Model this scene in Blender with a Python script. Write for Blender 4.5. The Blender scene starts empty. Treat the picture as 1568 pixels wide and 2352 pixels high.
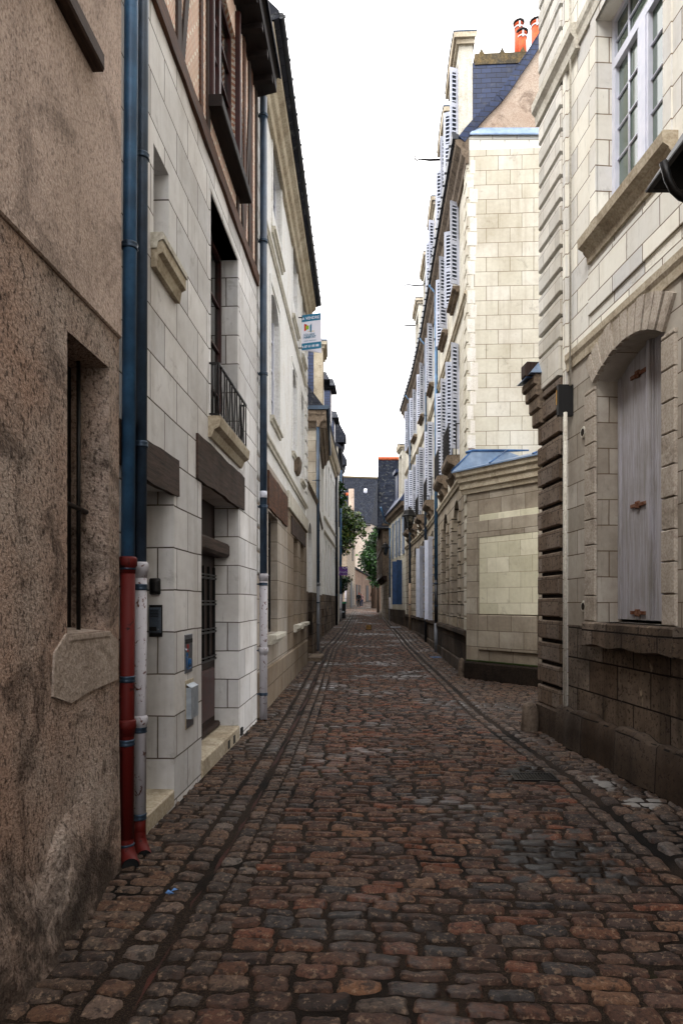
import bpy, bmesh, math, random
from mathutils import Vector, Matrix
R = random.Random(7)
S = bpy.context.scene
C = S.collection
# ------------------------------------------------------------------ camera
F = 1500.0; TH = math.atan(74/1500.0); EYE = 1.6; HY = 1384.0
FW = Vector((-math.sin(TH), math.cos(TH), 0)); RT = Vector((math.cos(TH), math.sin(TH), 0)); UP = Vector((0,0,1))
O = Vector((0,0,EYE))
cd = bpy.data.cameras.new('camera'); cam = bpy.data.objects.new('camera', cd); C.objects.link(cam)
cd.sensor_fit = 'VERTICAL'; cd.sensor_height = 36; cd.lens = F/2352*36
cd.shift_y = (HY-1176)/2352; cd.clip_end = 2000; cd.clip_start = 0.05
cam.location = O; cam.rotation_euler = (math.pi/2, 0, TH)
S.camera = cam
# ------------------------------------------------------------------ world, sun, exposure
w = bpy.data.worlds.new('World'); S.world = w; w.use_nodes = True
nt = w.node_tree; nt.nodes.clear()
wo = nt.nodes.new('ShaderNodeOutputWorld'); bg = nt.nodes.new('ShaderNodeBackground')
sk = nt.nodes.new('ShaderNodeTexSky'); sk.sky_type = 'NISHITA'; sk.sun_disc = False
sk.sun_elevation = math.radians(50); sk.sun_rotation = math.radians(224)
tc = nt.nodes.new('ShaderNodeTexCoord'); nz = nt.nodes.new('ShaderNodeTexNoise'); nz.inputs['Scale'].default_value = 2.2; nz.inputs['Detail'].default_value = 6
mp = nt.nodes.new('ShaderNodeMapping'); mp.inputs['Scale'].default_value = (1,1,2.5)
rp = nt.nodes.new('ShaderNodeValToRGB'); rp.color_ramp.elements[0].position = .34; rp.color_ramp.elements[0].color = (.45,.45,.45,1); rp.color_ramp.elements[1].position = .56; rp.color_ramp.elements[1].color = (1,1,1,1)
mx = nt.nodes.new('ShaderNodeMixRGB'); mx.inputs[2].default_value = (12.7,12.4,12.3,1)
nt.links.new(tc.outputs['Generated'], mp.inputs[0]); nt.links.new(mp.outputs[0], nz.inputs['Vector']); nt.links.new(nz.outputs['Fac'], rp.inputs[0])
nt.links.new(rp.outputs[0], mx.inputs[0]); nt.links.new(sk.outputs[0], mx.inputs[1]); nt.links.new(mx.outputs[0], bg.inputs[0])
bg.inputs[1].default_value = 0.1; nt.links.new(bg.outputs[0], wo.inputs[0])
ld = bpy.data.lights.new('sun', 'SUN'); ld.energy = 0.8; ld.angle = math.radians(18); ld.color = (1,.96,.9)
sun = bpy.data.objects.new('sun', ld); C.objects.link(sun)
sd = Vector((math.sin(math.radians(224))*math.cos(math.radians(50)), math.cos(math.radians(224))*math.cos(math.radians(50)), math.sin(math.radians(50))))
sun.rotation_euler = sd.to_track_quat('Z','Y').to_euler(); sun.location = (0,-5,20)
S.view_settings.view_transform = 'Standard'; S.view_settings.look = 'None'; S.view_settings.gamma = 1
S.view_settings.exposure = 1.68
# ------------------------------------------------------------------ measuring helpers
def at(x, y, D): return O + D*(FW + (x-784)/F*RT + (HY-y)/F*UP)
def gp(x, D): v = at(x, HY, D); return Vector((v.x, v.y))
GZ = [(-50,0),(17,0),(24,.1),(35,.36),(50,.65),(77,1.05),(95,1.75),(125,3.2),(400,3.4)]
def gz(y):
    for (a,za),(b,zb) in zip(GZ, GZ[1:]):
        if y <= b:
            t = max(0,(y-a)/(b-a)); return za+(zb-za)*t
    return 3.4
def lerp(tab, y):
    if y <= tab[0][0]: return tab[0][1]
    for (a,za),(b,zb) in zip(tab, tab[1:]):
        if y <= b: return za+(zb-za)*(y-a)/(b-a)
    return tab[-1][1]
# path frame: (u along the facade, o outwards to the street, z up)
class Fr:
    def __init__(s, side, pts, base=0.0):
        s.p = [gp(*q) for q in pts]; s.side = side; s.base = base
        s.c = [0.0]
        for a, b in zip(s.p, s.p[1:]): s.c.append(s.c[-1]+(b-a).length)
        s.L = s.c[-1]; s.d = [(b-a).normalized() for a, b in zip(s.p, s.p[1:])]
        f = (lambda d: Vector((d.y,-d.x))) if side == 'L' else (lambda d: Vector((-d.y,d.x)))
        s.n = [f(d) for d in s.d]
        s.vn = []
        for i in range(len(s.p)):
            if i == 0: s.vn.append(s.n[0])
            elif i == len(s.p)-1: s.vn.append(s.n[-1])
            else:
                m = (s.n[i-1]+s.n[i]).normalized(); s.vn.append(m/max(.3,m.dot(s.n[i])))
    def __call__(s, u, o, z):
        i = 0
        while i < len(s.d)-1 and u > s.c[i+1]: i += 1
        t = (u-s.c[i])/(s.c[i+1]-s.c[i])
        if t < 0: p = s.p[i]+s.d[i]*(u-s.c[i]); n = s.vn[i]
        elif t > 1: p = s.p[i+1]+s.d[i]*(u-s.c[i+1]); n = s.vn[i+1]
        else: p = s.p[i].lerp(s.p[i+1], t); n = s.vn[i].lerp(s.vn[i+1], t)
        q = p+n*o
        return Vector((q.x, q.y, z))
    def px(s, x, y, o=0.0):
        dx = FW+(x-784)/F*RT; d2 = Vector((dx.x, dx.y)); best = None
        for i in range(len(s.d)):
            p = s.p[i]+s.n[i]*o; e = s.d[i]
            den = d2.x*(-e.y)+d2.y*e.x
            if abs(den) < 1e-9: continue
            D = (p.x*(-e.y)+p.y*e.x)/den
            if D <= 0: continue
            u = s.c[i]+(d2*D-p).dot(e)
            m = max(s.c[i]-u, u-s.c[i+1], 0)
            if best is None or m < best[0]: best = (m, u, EYE+D*(HY-y)/F)
        return best[1], best[2]
class Id:
    base = 0
    def __call__(s, u, o, z): return Vector((u,o,z))
W = Id()
def tag(o, label=None, cat=None, group=None, kind=None):
    if label: o['label'] = label
    if cat: o['category'] = cat
    if group: o['group'] = group
    if kind: o['kind'] = kind
    return o
def root(name, loc, label, cat, group=None):
    o = bpy.data.objects.new(name, None); C.objects.link(o); o.location = loc; o.empty_display_size = .2
    return tag(o, label, cat, group)
def org(p):
    v = Vector((0,0,0)); q = p
    while q is not None: v += q.location; q = q.parent
    return v
class MB:
    def __init__(s, fr=W): s.v = []; s.f = []; s.uv = []; s.mi = []; s.fr = fr; s.sm = []
    def poly(s, pts, mi=0, sm=False, uv=None):
        b = len(s.v); pts = [Vector(p) for p in pts]; s.v += [s.fr(*p) for p in pts]; s.f.append(tuple(range(b, b+len(pts))))
        if uv is None:
            n = Vector((0,0,0))
            for i in range(len(pts)):
                a = pts[i]; c = pts[(i+1) % len(pts)]
                n += Vector(((a.y-c.y)*(a.z+c.z), (a.z-c.z)*(a.x+c.x), (a.x-c.x)*(a.y+c.y)))
            ax, ay, az = abs(n.x), abs(n.y), abs(n.z)
            if ay >= ax and ay >= az: uv = [(p.x, p.z) for p in pts]
            elif ax >= az: uv = [(p.y+.13, p.z) for p in pts]
            else: uv = [(p.x, p.y) for p in pts]
        s.uv.append(uv); s.mi.append(mi); s.sm.append(sm)
    def box(s, u0, u1, o0, o1, z0, z1, mi=0):
        if u0 > u1: u0, u1 = u1, u0
        if o0 > o1: o0, o1 = o1, o0
        if z0 > z1: z0, z1 = z1, z0
        a,b,c,d = (u0,o0,z0),(u1,o0,z0),(u1,o1,z0),(u0,o1,z0); e,f,g,h = (u0,o0,z1),(u1,o0,z1),(u1,o1,z1),(u0,o1,z1)
        for q in ((a,d,c,b),(e,f,g,h),(a,b,f,e),(c,d,h,g),(b,c,g,f),(d,a,e,h)): s.poly(q, mi)
    def bbox(s, u0, u1, o0, o1, z0, z1, c=.008, mi=0):   # box with its outer (o1) edges chamfered
        a = [(u0,o0,z0),(u1,o0,z0),(u1,o0,z1),(u0,o0,z1)]; b = [(u0,o1-c,z0),(u1,o1-c,z0),(u1,o1-c,z1),(u0,o1-c,z1)]
        d = [(u0+c,o1,z0+c),(u1-c,o1,z0+c),(u1-c,o1,z1-c),(u0+c,o1,z1-c)]
        s.poly(a[::-1], mi); s.poly(d, mi)
        for i in range(4):
            j = (i+1) % 4; s.poly((a[i],a[j],b[j],b[i]), mi); s.poly((b[i],b[j],d[j],d[i]), mi)
    def sweep(s, prof, us, cap=True, mi=0, closed=True):
        n = len(prof); rng = range(n if closed else n-1)
        for ua, ub in zip(us, us[1:]):
            acc = 0
            for i in rng:
                p, q = prof[i], prof[(i+1) % n]; l = math.hypot(p[0]-q[0], p[1]-q[1])
                s.poly(((ua,p[0],p[1]),(ub,p[0],p[1]),(ub,q[0],q[1]),(ua,q[0],q[1])), mi, uv=[(ua,acc),(ub,acc),(ub,acc+l),(ua,acc+l)]); acc += l
        if cap and closed:
            s.poly([(us[0],p[0],p[1]) for p in prof], mi); s.poly([(us[-1],p[0],p[1]) for p in prof][::-1], mi)
    def tube(s, pts, r, n=10, mi=0, cap=True):
        pts = [Vector(p) for p in pts]; rr = r if isinstance(r, (list,tuple)) else [r]*len(pts); rings = []; acc = 0; uvs = []
        ref = None
        for i, p in enumerate(pts):
            a = pts[max(i-1,0)]; b = pts[min(i+1,len(pts)-1)]; d = (b-a)
            if d.length < 1e-9: d = Vector((0,0,1))
            d.normalize()
            if ref is None:
                ref = Vector((0,0,1)) if abs(d.z) < .9 else Vector((1,0,0))
            x = (ref-d*ref.dot(d)); x.normalize(); y = d.cross(x); ref = x
            if i: acc += (p-pts[i-1]).length
            rings.append([p+(x*math.cos(t)+y*math.sin(t))*rr[i] for t in [2*math.pi*k/n for k in range(n)]]); uvs.append(acc)
        for i in range(len(rings)-1):
            for k in range(n):
                j = (k+1) % n
                s.poly((rings[i][k],rings[i][j],rings[i+1][j],rings[i+1][k]), mi, True, uv=[(k/n*.3,uvs[i]),((k+1)/n*.3,uvs[i]),((k+1)/n*.3,uvs[i+1]),(k/n*.3,uvs[i+1])])
        if cap: s.poly(rings[0][::-1], mi); s.poly(rings[-1], mi)
    def build(s, name, mats, parent=None, weld=True, bevel=0):
        me = bpy.data.meshes.new(name); o = bpy.data.objects.new(name, me); C.objects.link(o)
        off = org(parent) if parent is not None else Vector((0,0,0))
        me.from_pydata([tuple(v-off) for v in s.v], [], s.f)
        ul = me.uv_layers.new(name='UVMap'); k = 0
        for pl, uv in zip(me.polygons, s.uv):
            for j, li in enumerate(pl.loop_indices): ul.data[li].uv = uv[j]
        for m in (mats if isinstance(mats, (list,tuple)) else [mats]): me.materials.append(m)
        me.polygons.foreach_set('material_index', s.mi); me.polygons.foreach_set('use_smooth', s.sm)
        if weld:
            bm = bmesh.new(); bm.from_mesh(me); bmesh.ops.remove_doubles(bm, verts=bm.verts, dist=1e-5)
            bmesh.ops.recalc_face_normals(bm, faces=bm.faces); bm.to_mesh(me); bm.free()
        if bevel:
            md = o.modifiers.new('bevel', 'BEVEL'); md.width = bevel; md.segments = 2; md.limit_method = 'ANGLE'
        if parent is not None: o.parent = parent
        return o
# ------------------------------------------------------------------ materials
def lin(c):
    if isinstance(c, str): c = [int(c[i:i+2],16)/255 for i in (0,2,4)]
    return tuple(((v/12.92) if v <= .04045 else ((v+.055)/1.055)**2.4) for v in c)+(1,)
class N:
    def __init__(s, name):
        s.m = bpy.data.materials.new(name); s.m.use_nodes = True; s.t = s.m.node_tree; s.t.nodes.clear()
        s.o = s.t.nodes.new('ShaderNodeOutputMaterial'); s.b = s.t.nodes.new('ShaderNodeBsdfPrincipled'); s.t.links.new(s.b.outputs[0], s.o.inputs[0])
    def n(s, k, **kw):
        x = s.t.nodes.new('ShaderNode'+k)
        for a, v in kw.items(): setattr(x, a, v)
        return x
    def l(s, a, b): s.t.links.new(a, b)
    def vec(s, kind='UV', scale=(1,1,1), rot=(0,0,0)):
        t = s.n('TexCoord'); m = s.n('Mapping'); m.inputs['Scale'].default_value = scale; m.inputs['Rotation'].default_value = rot
        s.l(t.outputs[kind], m.inputs[0]); return m.outputs[0]
    def noise(s, scale, detail=4, rough=.55, v=None, dist=0):
        x = s.n('TexNoise'); x.inputs['Scale'].default_value = scale; x.inputs['Detail'].default_value = detail; x.inputs['Roughness'].default_value = rough; x.inputs['Distortion'].default_value = dist
        if v is not None: s.l(v, x.inputs['Vector'])
        return x.outputs['Fac']
    def ramp(s, f, stops):
        x = s.n('ValToRGB'); r = x.color_ramp
        while len(r.elements) < len(stops): r.elements.new(.5)
        for e, (p, c) in zip(r.elements, stops):
            e.position = p; e.color = c if isinstance(c, tuple) and len(c) == 4 else ((c,c,c,1) if isinstance(c,(int,float)) else lin(c))
        s.l(f, x.inputs[0]); return x.outputs[0]
    def mix(s, f, a, b, mode='MIX'):
        x = s.n('MixRGB', blend_type=mode)
        for i, v in ((0,f),(1,a),(2,b)):
            if isinstance(v, (int,float)): x.inputs[i].default_value = v if i == 0 else (v,v,v,1)
            elif isinstance(v, (tuple,str)): x.inputs[i].default_value = lin(v) if isinstance(v,str) else v
            else: s.l(v, x.inputs[i])
        return x.outputs[0]
    def math(s, op, a, b=0.0):
        x = s.n('Math', operation=op)
        for i, v in ((0,a),(1,b)):
            if isinstance(v, (int,float)): x.inputs[i].default_value = v
            else: s.l(v, x.inputs[i])
        return x.outputs[0]
    def bump(s, h, strength=.4, dist=.01, nrm=None):
        x = s.n('Bump'); x.inputs['Strength'].default_value = strength; x.inputs['Distance'].default_value = dist; s.l(h, x.inputs['Height'])
        if nrm is not None: s.l(nrm, x.inputs['Normal'])
        return x.outputs[0]
    def done(s, col, rough=.8, bump=None, metal=0, spec=.3):
        for k, v in (('Base Color',col),('Roughness',rough),('Metallic',metal)):
            if isinstance(v, (int,float)): s.b.inputs[k].default_value = v
            elif isinstance(v, (tuple,str)): s.b.inputs[k].default_value = lin(v) if isinstance(v,str) else v
            else: s.l(v, s.b.inputs[k])
        s.b.inputs['Specular IOR Level'].default_value = spec
        if bump is not None: s.l(bump, s.b.inputs['Normal'])
        return s.m
def ashlar(name, c1, c2, mortar, bw, bh, ms=.006, stain='6b5a48', amt=.45, bump=.35, pits=.0, streak=.35, zoff=0.0, patch=None, fine=.12):
    k = N(name); uv = k.vec('UV'); ob = k.vec('Object')
    wn = k.n('TexNoise'); wn.inputs['Scale'].default_value = 1.7; k.l(uv, wn.inputs['Vector'])
    sb = k.n('VectorMath', operation='SUBTRACT'); k.l(wn.outputs['Color'], sb.inputs[0]); sb.inputs[1].default_value = (.5,.5,.5)
    sc = k.n('VectorMath', operation='SCALE'); k.l(sb.outputs[0], sc.inputs[0]); sc.inputs['Scale'].default_value = .018
    ad = k.n('VectorMath', operation='ADD'); k.l(uv, ad.inputs[0]); k.l(sc.outputs[0], ad.inputs[1])
    a2 = k.n('VectorMath', operation='ADD'); k.l(ad.outputs[0], a2.inputs[0]); a2.inputs[1].default_value = (0, -zoff, 0)
    br = k.n('TexBrick'); k.l(a2.outputs[0], br.inputs['Vector']); br.inputs['Scale'].default_value = 1; br.inputs['Brick Width'].default_value = bw; br.inputs['Row Height'].default_value = bh
    br.inputs['Mortar Size'].default_value = ms; br.inputs['Mortar Smooth'].default_value = .25; br.inputs['Bias'].default_value = -.1
    br.inputs['Color1'].default_value = lin(c1); br.inputs['Color2'].default_value = lin(c2); br.inputs['Mortar'].default_value = lin(mortar); br.offset = .5
    br2 = k.n('TexBrick'); k.l(a2.outputs[0], br2.inputs['Vector']); br2.inputs['Scale'].default_value = 1; br2.inputs['Brick Width'].default_value = bw; br2.inputs['Row Height'].default_value = bh
    br2.inputs['Mortar Size'].default_value = 0; br2.offset = .5; br2.inputs['Color1'].default_value = (0,0,0,1); br2.inputs['Color2'].default_value = (1,1,1,1)
    hs = k.n('HueSaturation'); k.l(br.outputs['Color'], hs.inputs['Color'])
    k.l(k.math('ADD', k.math('MULTIPLY', br2.outputs['Color'], .22), .86), hs.inputs['Value']); k.l(k.math('ADD', k.math('MULTIPLY', br2.outputs['Color'], -.5), 1.2), hs.inputs['Saturation'])
    n1 = k.noise(.9, 6, .62, ob); n2 = k.noise(14, 5, .6, ob); n4 = k.ramp(k.noise(1, 5, .7, k.vec('Object', (30,30,3.2))), [(.60,0.0),(.68,1.0)])
    st = k.noise(1, 4, .6, k.vec('Object', (5.5,5.5,.35)))
    col = k.mix(k.math('MULTIPLY', k.ramp(n1, [(.42,0.0),(.68,1.0)]), amt), hs.outputs[0], stain)
    col = k.mix(k.math('MULTIPLY', k.ramp(st, [(.52,0.0),(.75,1.0)]), streak), col, stain)
    col = k.mix(fine, col, k.ramp(n2, [(.3,'4a4038'),(.65,'fffaf0')]), 'SOFT_LIGHT')
    col = k.mix(k.math('MULTIPLY', n4, .22), col, '3c342c'); gc = k.ramp(k.noise(3.2, 8, .72, ob, .5), [(.60,0.0),(.66,1.0)]); col = k.mix(k.math('MULTIPLY', gc, .35*amt+.08), col, '54483c')
    if patch: col = k.mix(k.ramp(k.noise(patch[1], 6, .65, ob, 1.2), [(patch[2],0.0),(patch[2]+.07,1.0)]), col, patch[0])
    h = k.math('ADD', k.math('MULTIPLY', br.outputs['Fac'], -1.0), k.math('MULTIPLY', n2, .45))
    h = k.math('ADD', h, k.math('MULTIPLY', br2.outputs['Color'], .15))
    if pits:
        vo = k.ramp(k.noise(26, 3, .7, ob), [(.36,0.0),(.46,1.0)]); h = k.math('ADD', h, k.math('MULTIPLY', vo, pits)); col = k.mix(k.math('MULTIPLY', k.math('SUBTRACT', 1.0, vo), .75), col, '2a221c')
    return k.done(col, .9, k.bump(h, bump, .012), spec=.15)
def plaster(name, c, c2, stain, amt=.4, scale=1.2, bump=.3, bscale=60, streak=.3, spec=.15, bdist=.006, pits=0, psc=45, damp=0):
    k = N(name); ob = k.vec('Object'); n1 = k.noise(scale, 6, .65, ob); n2 = k.noise(bscale, 3, .6, ob); st = k.noise(1, 4, .6, k.vec('Object', (6,6,.4)))
    col = k.mix(k.ramp(n1, [(.35,0.0),(.65,1.0)]), c, c2)
    col = k.mix(k.math('MULTIPLY', k.ramp(st, [(.5,0.0),(.75,1.0)]), streak), col, stain)
    col = k.mix(k.math('MULTIPLY', k.ramp(k.noise(scale*2.3, 7, .7, ob, .8), [(.52,0.0),(.62,1.0)]), amt), col, stain)
    col = k.mix(.35, col, k.ramp(n2, [(.3,'3a322c'),(.62,'ffffff')]), 'SOFT_LIGHT')
    if damp:
        sz = k.n('SeparateXYZ'); k.l(ob, sz.inputs[0]); q = k.math('ADD', k.math('MULTIPLY', sz.outputs[2], 1.0), k.math('MULTIPLY', k.noise(1.8, 7, .68, ob), 1.9)); col = k.mix(k.math('MULTIPLY', k.ramp(k.math('MULTIPLY', q, .5), [(.52,1.0),(.66,0.0)]), damp), col, '1e1914')
    if pits: col = k.mix(k.math('MULTIPLY', k.ramp(k.noise(1, 4, .7, k.vec('Object', (psc,psc,psc*.55), (.5,.3,0))), [(.52,0.0),(.62,1.0)]), pits), col, '2c221e')
    return k.done(col, .92, k.bump(k.math('ADD', n2, k.math('MULTIPLY', n1, 1.5)), bump, bdist), spec=spec)
def simple(name, c, rough=.5, metal=0, var=.25, scale=8, bump=.1, c2=None, spec=.4):
    k = N(name); ob = k.vec('Object'); n = k.noise(scale, 5, .6, ob)
    base = k.mix(k.ramp(n, [(.4,0.0),(.65,1.0)]), c, c2 if c2 else c)
    col = k.mix(var, base, k.ramp(k.noise(scale*4, 4, .6, ob), [(.3,'202020'),(.7,'f0f0f0')]), 'SOFT_LIGHT')
    return k.done(col, rough, k.bump(n, bump, .004), metal, spec)
def paint_chipped(name, c, chip, thr=.6, rough=.45, scale=9):
    k = N(name); ob = k.vec('Object'); m = k.ramp(k.noise(scale, 7, .72, ob, .6), [(thr,0.0),(thr+.03,1.0)])
    col = k.mix(k.math('MULTIPLY', k.noise(3,4,.6,ob), .35), c, '3a2a22'); col = k.mix(m, col, chip)
    return k.done(col, rough, k.bump(m, .3, -.002), spec=.2)
def wood(name, c, c2, axis='u', rough=.7, bump=.5):
    k = N(name); sc = {'u':(3,40,40),'z':(30,30,2),'y':(40,3,40)}[axis]
    v = k.vec('Object', sc); n = k.noise(1, 6, .65, v, .6); col = k.ramp(n, [(.3,c2),(.6,c)])
    col = k.mix(k.math('MULTIPLY', k.ramp(k.noise(2.5,5,.6,k.vec('Object')), [(.45,0.0),(.7,1.0)]), .5), col, c2)
    return k.done(col, rough, k.bump(n, bump, .006), spec=.25)
def slate(name, c, c2, bw=.22, bh=.11, lich='8f8a72', amt=.25, rough=.45, spec=.4):
    k = N(name); uv = k.vec('UV'); ob = k.vec('Object')
    br = k.n('TexBrick'); k.l(uv, br.inputs['Vector']); br.inputs['Scale'].default_value = 1; br.inputs['Brick Width'].default_value = bw; br.inputs['Row Height'].default_value = bh
    br.inputs['Mortar Size'].default_value = .006; br.inputs['Mortar Smooth'].default_value = .1; br.inputs['Color1'].default_value = lin(c); br.inputs['Color2'].default_value = lin(c2); br.inputs['Mortar'].default_value = lin('0b0d12')
    sx = k.n('SeparateXYZ'); k.l(uv, sx.inputs[0]); fr = k.math('FRACT', k.math('DIVIDE', sx.outputs[1], bh))
    col = k.mix(k.math('MULTIPLY', k.ramp(k.noise(5,6,.7,ob), [(.56,0.0),(.62,1.0)]), amt), br.outputs['Color'], lich)
    col = k.mix(.3, col, k.ramp(k.noise(1.2,5,.6,ob), [(.3,'202020'),(.7,'f0f0f0')]), 'SOFT_LIGHT')
    h = k.math('ADD', k.math('MULTIPLY', fr, -.6), k.math('MULTIPLY', br.outputs['Fac'], -.8))
    return k.done(col, rough, k.bump(h, .6, .012), spec=spec)
M = {}
M['L1up'] = plaster('render_upper', 'c2aea2', 'aa978a', '5c5048', .5, .8, .6, 70, .4, bdist=.008, pits=.45, psc=60)
M['L1lo'] = plaster('render_rough', 'a3958a', '9a8070', '3a302a', .65, 1.1, 1.0, 60, .3, bdist=.012, pits=.75, psc=50, damp=.85)
M['L1foot'] = plaster('render_foot_dirty', '8a766a', '70594a', '1c1612', .8, 1.8, 1.0, 60, .7, bdist=.014, pits=.8, psc=40)
M['L1patch'] = plaster('render_patch', 'a89a8e', '92857a', '5a4e42', .4, 2, .8, 40, .1, bdist=.01)
M['L2'] = ashlar('pale_ashlar', 'dadadb', 'e6e4e2', '453c34', .62, .331, .0065, '8d8478', .4, .25, streak=.35, zoff=.045)
M['L2d'] = ashlar('pale_ashlar_base', 'a39a92', 'b0a69a', '4d4339', .62, .331, .0045, '5c4e40', .6, .3, streak=.5, zoff=.045)
M['L3'] = plaster('pale_stone_smooth', 'e0e0de', 'd6d6d4', 'b4a890', .25, .7, .12, 30, .3)
M['L3g'] = ashlar('ground_floor_ashlar', 'b7afa5', 'a39a8e', '544a3e', .55, .33, .006, '6e5f4c', .5, .35, streak=.4)
M['L3y'] = ashlar('yellowed_ashlar', '94887a', '8a7a66', '4a3e32', .5, .33, .007, '5c4a34', .5, .4, streak=.4)
M['base'] = ashlar('dirty_plinth_stone', '463b32', '544639', '14100c', .7, .4, .008, '14100d', .85, .7, .4, .5)
M['R1up'] = ashlar('cream_ashlar_clean', 'dcdcda', 'e6e2d0', '6a5846', .56, .265, .0065, 'b4a890', .3, .25, streak=.3, zoff=.01)
M['R1mid'] = ashlar('cream_ashlar_worn', 'a8a298', 'b8b0a2', '5a4a3a', .56, .265, .006, '76685a', .55, .35, .0, .45, zoff=.01)
M['R1lo'] = ashlar('brown_weathered_stone', '6c5e52', '84725f', '1e1814', .6, .33, .009, '16110e', .95, .9, .45, .7, patch=('a4927a',1.3,.62))
M['R1q'] = ashlar('quoin_stone_clean', 'cccbc6', 'd4d0c4', '6a5a48', .36, .268, .003, '8f836c', .4, .3, streak=.35)
M['R1qd'] = ashlar('quoin_stone_dark', '76685c', '877666', '2c241c', .34, .268, .003, '32281f', .55, .7, .3, .4)
M['R2s'] = ashlar('cream_side_wall', 'eef1f4', 'f5f0d8', '85786a', .52, .31, .006, 'd0c8b0', .12, .2, streak=.08, zoff=.06, patch=('d2bc8c',1.1,.7))
M['R2f'] = ashlar('cream_facade', 'd2cec0', 'c8c2b2', '6e604e', .5, .31, .006, '8e8068', .45, .3, streak=.35)
M['R2g'] = ashlar('ground_arcade_stone', 'aaa090', '9a8e7c', '2c231c', .5, .31, .013, '5c4f42', .6, .4, .0, .4)
M['annex'] = ashlar('annexe_stone', 'a0978a', 'aca28e', '4c4034', .6, .34, .006, '5e5246', .6, .35, .0, .4)
M['annexp'] = ashlar('annexe_panel_stone', 'd2cfba', 'd8d2b4', '8a7a64', .56, .31, .004, '90866e', .35, .3, streak=.2, zoff=.04, patch=('8d8c80',1.6,.68))
M['trim'] = plaster('stone_trim', 'b8ae9a', 'a0937e', '6a5c4a', .4, 1.6, .25, 40, .4)
M['trimd'] = plaster('stone_trim_dirty', '75685a', '5c5044', '2a221c', .6, 1.8, .6, 30, .4, bdist=.01)
M['trimq'] = plaster('corner_stone', 'dcd8d2', 'd0cabe', '9a9080', .3, 1.6, .2, 60, .3)
M['trimw'] = plaster('stone_trim_white', 'cbc7bb', 'b9b4a6', '807464', .35, 1.6, .2, 40, .4)
M['gable'] = plaster('gable_plaster', 'b4a698', 'a08c7c', '5c4a3e', .6, .9, .6, 50, .2, bdist=.012)
M['cement'] = plaster('cement_band', '8d8078', '7d7068', '5c5048', .4, 2, .6, 40, .1)
M['blue_pipe'] = simple('blue_grey_pipe_paint', '3a6488', .42, .1, .35, 6, .15, '2c4a66', .5)
M['slate_pipe'] = simple('dark_slate_pipe_paint', '33465a', .42, .1, .35, 6, .15, '263444', .5)
M['red_pipe'] = paint_chipped('red_pipe_paint', '560a08', '220605', .6, .6)
M['white_pipe'] = paint_chipped('white_pipe_paint', 'bebcc2', '5a3a30', .575, .55, 16)
M['grey_pipe'] = paint_chipped('grey_pipe_paint', '7e8288', '5a4a40', .66)
M['beige_pipe'] = paint_chipped('beige_pipe_paint', 'a08c78', '5c4a3c', .6)
M['black_pipe'] = simple('black_pipe_paint', '15181e', .4, .1, .3, 6, .15, '20242c', .5)
M['clamp'] = simple('pipe_clamp_metal', '3a4a5c', .4, .5, .3, 12, .1, '22303e')
M['black'] = simple('black_iron', '0a0a0c', .45, .3, .3, 20, .2, '1a1614')
M['blackm'] = simple('black_plastic', '0b0b0d', .5, 0, .2, 20, .1)
M['intercom'] = simple('intercom_grey', '4a5460', .4, .3, .2, 20, .05)
M['darkwood'] = wood('dark_weathered_beam', '4a3a32', '1c1410', 'y')
M['brownwood'] = wood('brown_oak_beam', '5e3c28', '241610', 'y')
M['redwood'] = simple('red_brown_window_paint', '3c1612', .45, 0, .3, 12, .2, '280e0c')
M['eave'] = wood('black_stained_eave_boards', '1c1210', '0c0808', 'y')
M['doorw'] = wood('dark_door_wood', '34241c', '140c0a', 'z')
M['shut_grey'] = wood('weathered_lilac_grey_paint', 'b0aeb6', '8c8882', 'z', .7, .35)
M['shut_white'] = simple('white_shutter_paint', 'b8bcca', .6, 0, .25, 5, .15, 'a8aebc')
M['louvshade'] = simple('louvre_painted_shade','4a525e',.8)  # shade between the louvre slats, put into a backing colour
M['shut_blue'] = simple('blue_shutter_paint', '27466e', .6, 0, .3, 5, .2, '1e3658')
M['shut_gb'] = simple('grey_blue_shutter_paint', '7a8698', .6, 0, .3, 5, .2, '66748a')
M['white_paint'] = simple('white_window_paint', 'd2d4e0', .4, 0, .15, 8, .05, 'c4c8d6')
M['zinc'] = simple('zinc_sheet', '8ea0b8', .35, .6, .4, 3, .1, '6f86a4')
M['bzinc'] = simple('blue_zinc_flashing', '3f628c', .35, .5, .4, 3, .1, '2c486c')
M['slate'] = slate('blue_slate', '1c2a4a', '28385c', amt=.08)
M['slate_far'] = slate('weathered_slate', '0e121c', '1c212c', .35, .18, '6c6e6a', .35, .8, .08)
M['slate_old'] = slate('old_grey_slate', '2c2e36', '20232c', .3, .14, '7a7c7a', .3, .75, .12)
M['tile'] = simple('orange_ridge_tile', 'b5562c', .8, 0, .4, 5, .3, '8a4022')
M['mossy'] = simple('mossy_ridge', '4c463a', .95, 0, .5, 8, .6, '6a5a3c')
M['pot'] = simple('terracotta_pot', 'c8501c', .7, 0, .4, 8, .2, '9c3c18')
M['potw'] = simple('white_strap', 'c8c8c8', .6)
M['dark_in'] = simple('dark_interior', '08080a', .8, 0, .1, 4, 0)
M['farwhite'] = plaster('far_white_render', 'a89e94', '988c80', '786a5c', .2, .3, .05, 10, .2)
M['farbrown'] = plaster('far_ochre_render', '6a5648', '54443a', '2c2018', .5, .4, .2, 8, .5)
M['farstone'] = ashlar('far_rubble', '8a7e6e', '726656', '4a3e34', .5, .3, .012, '5c4e40', .5, .4, streak=.4)
M['plank'] = wood('half_timber', '3c2c24', '18100c', 'z')
M['mail'] = simple('brushed_steel', '7c8088', .35, .7, .3, 30, .05, '62666e')
M['mailw'] = simple('pale_metal', 'a4acb4', .5, .4, .3, 10, .1, '8a929a')
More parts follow.
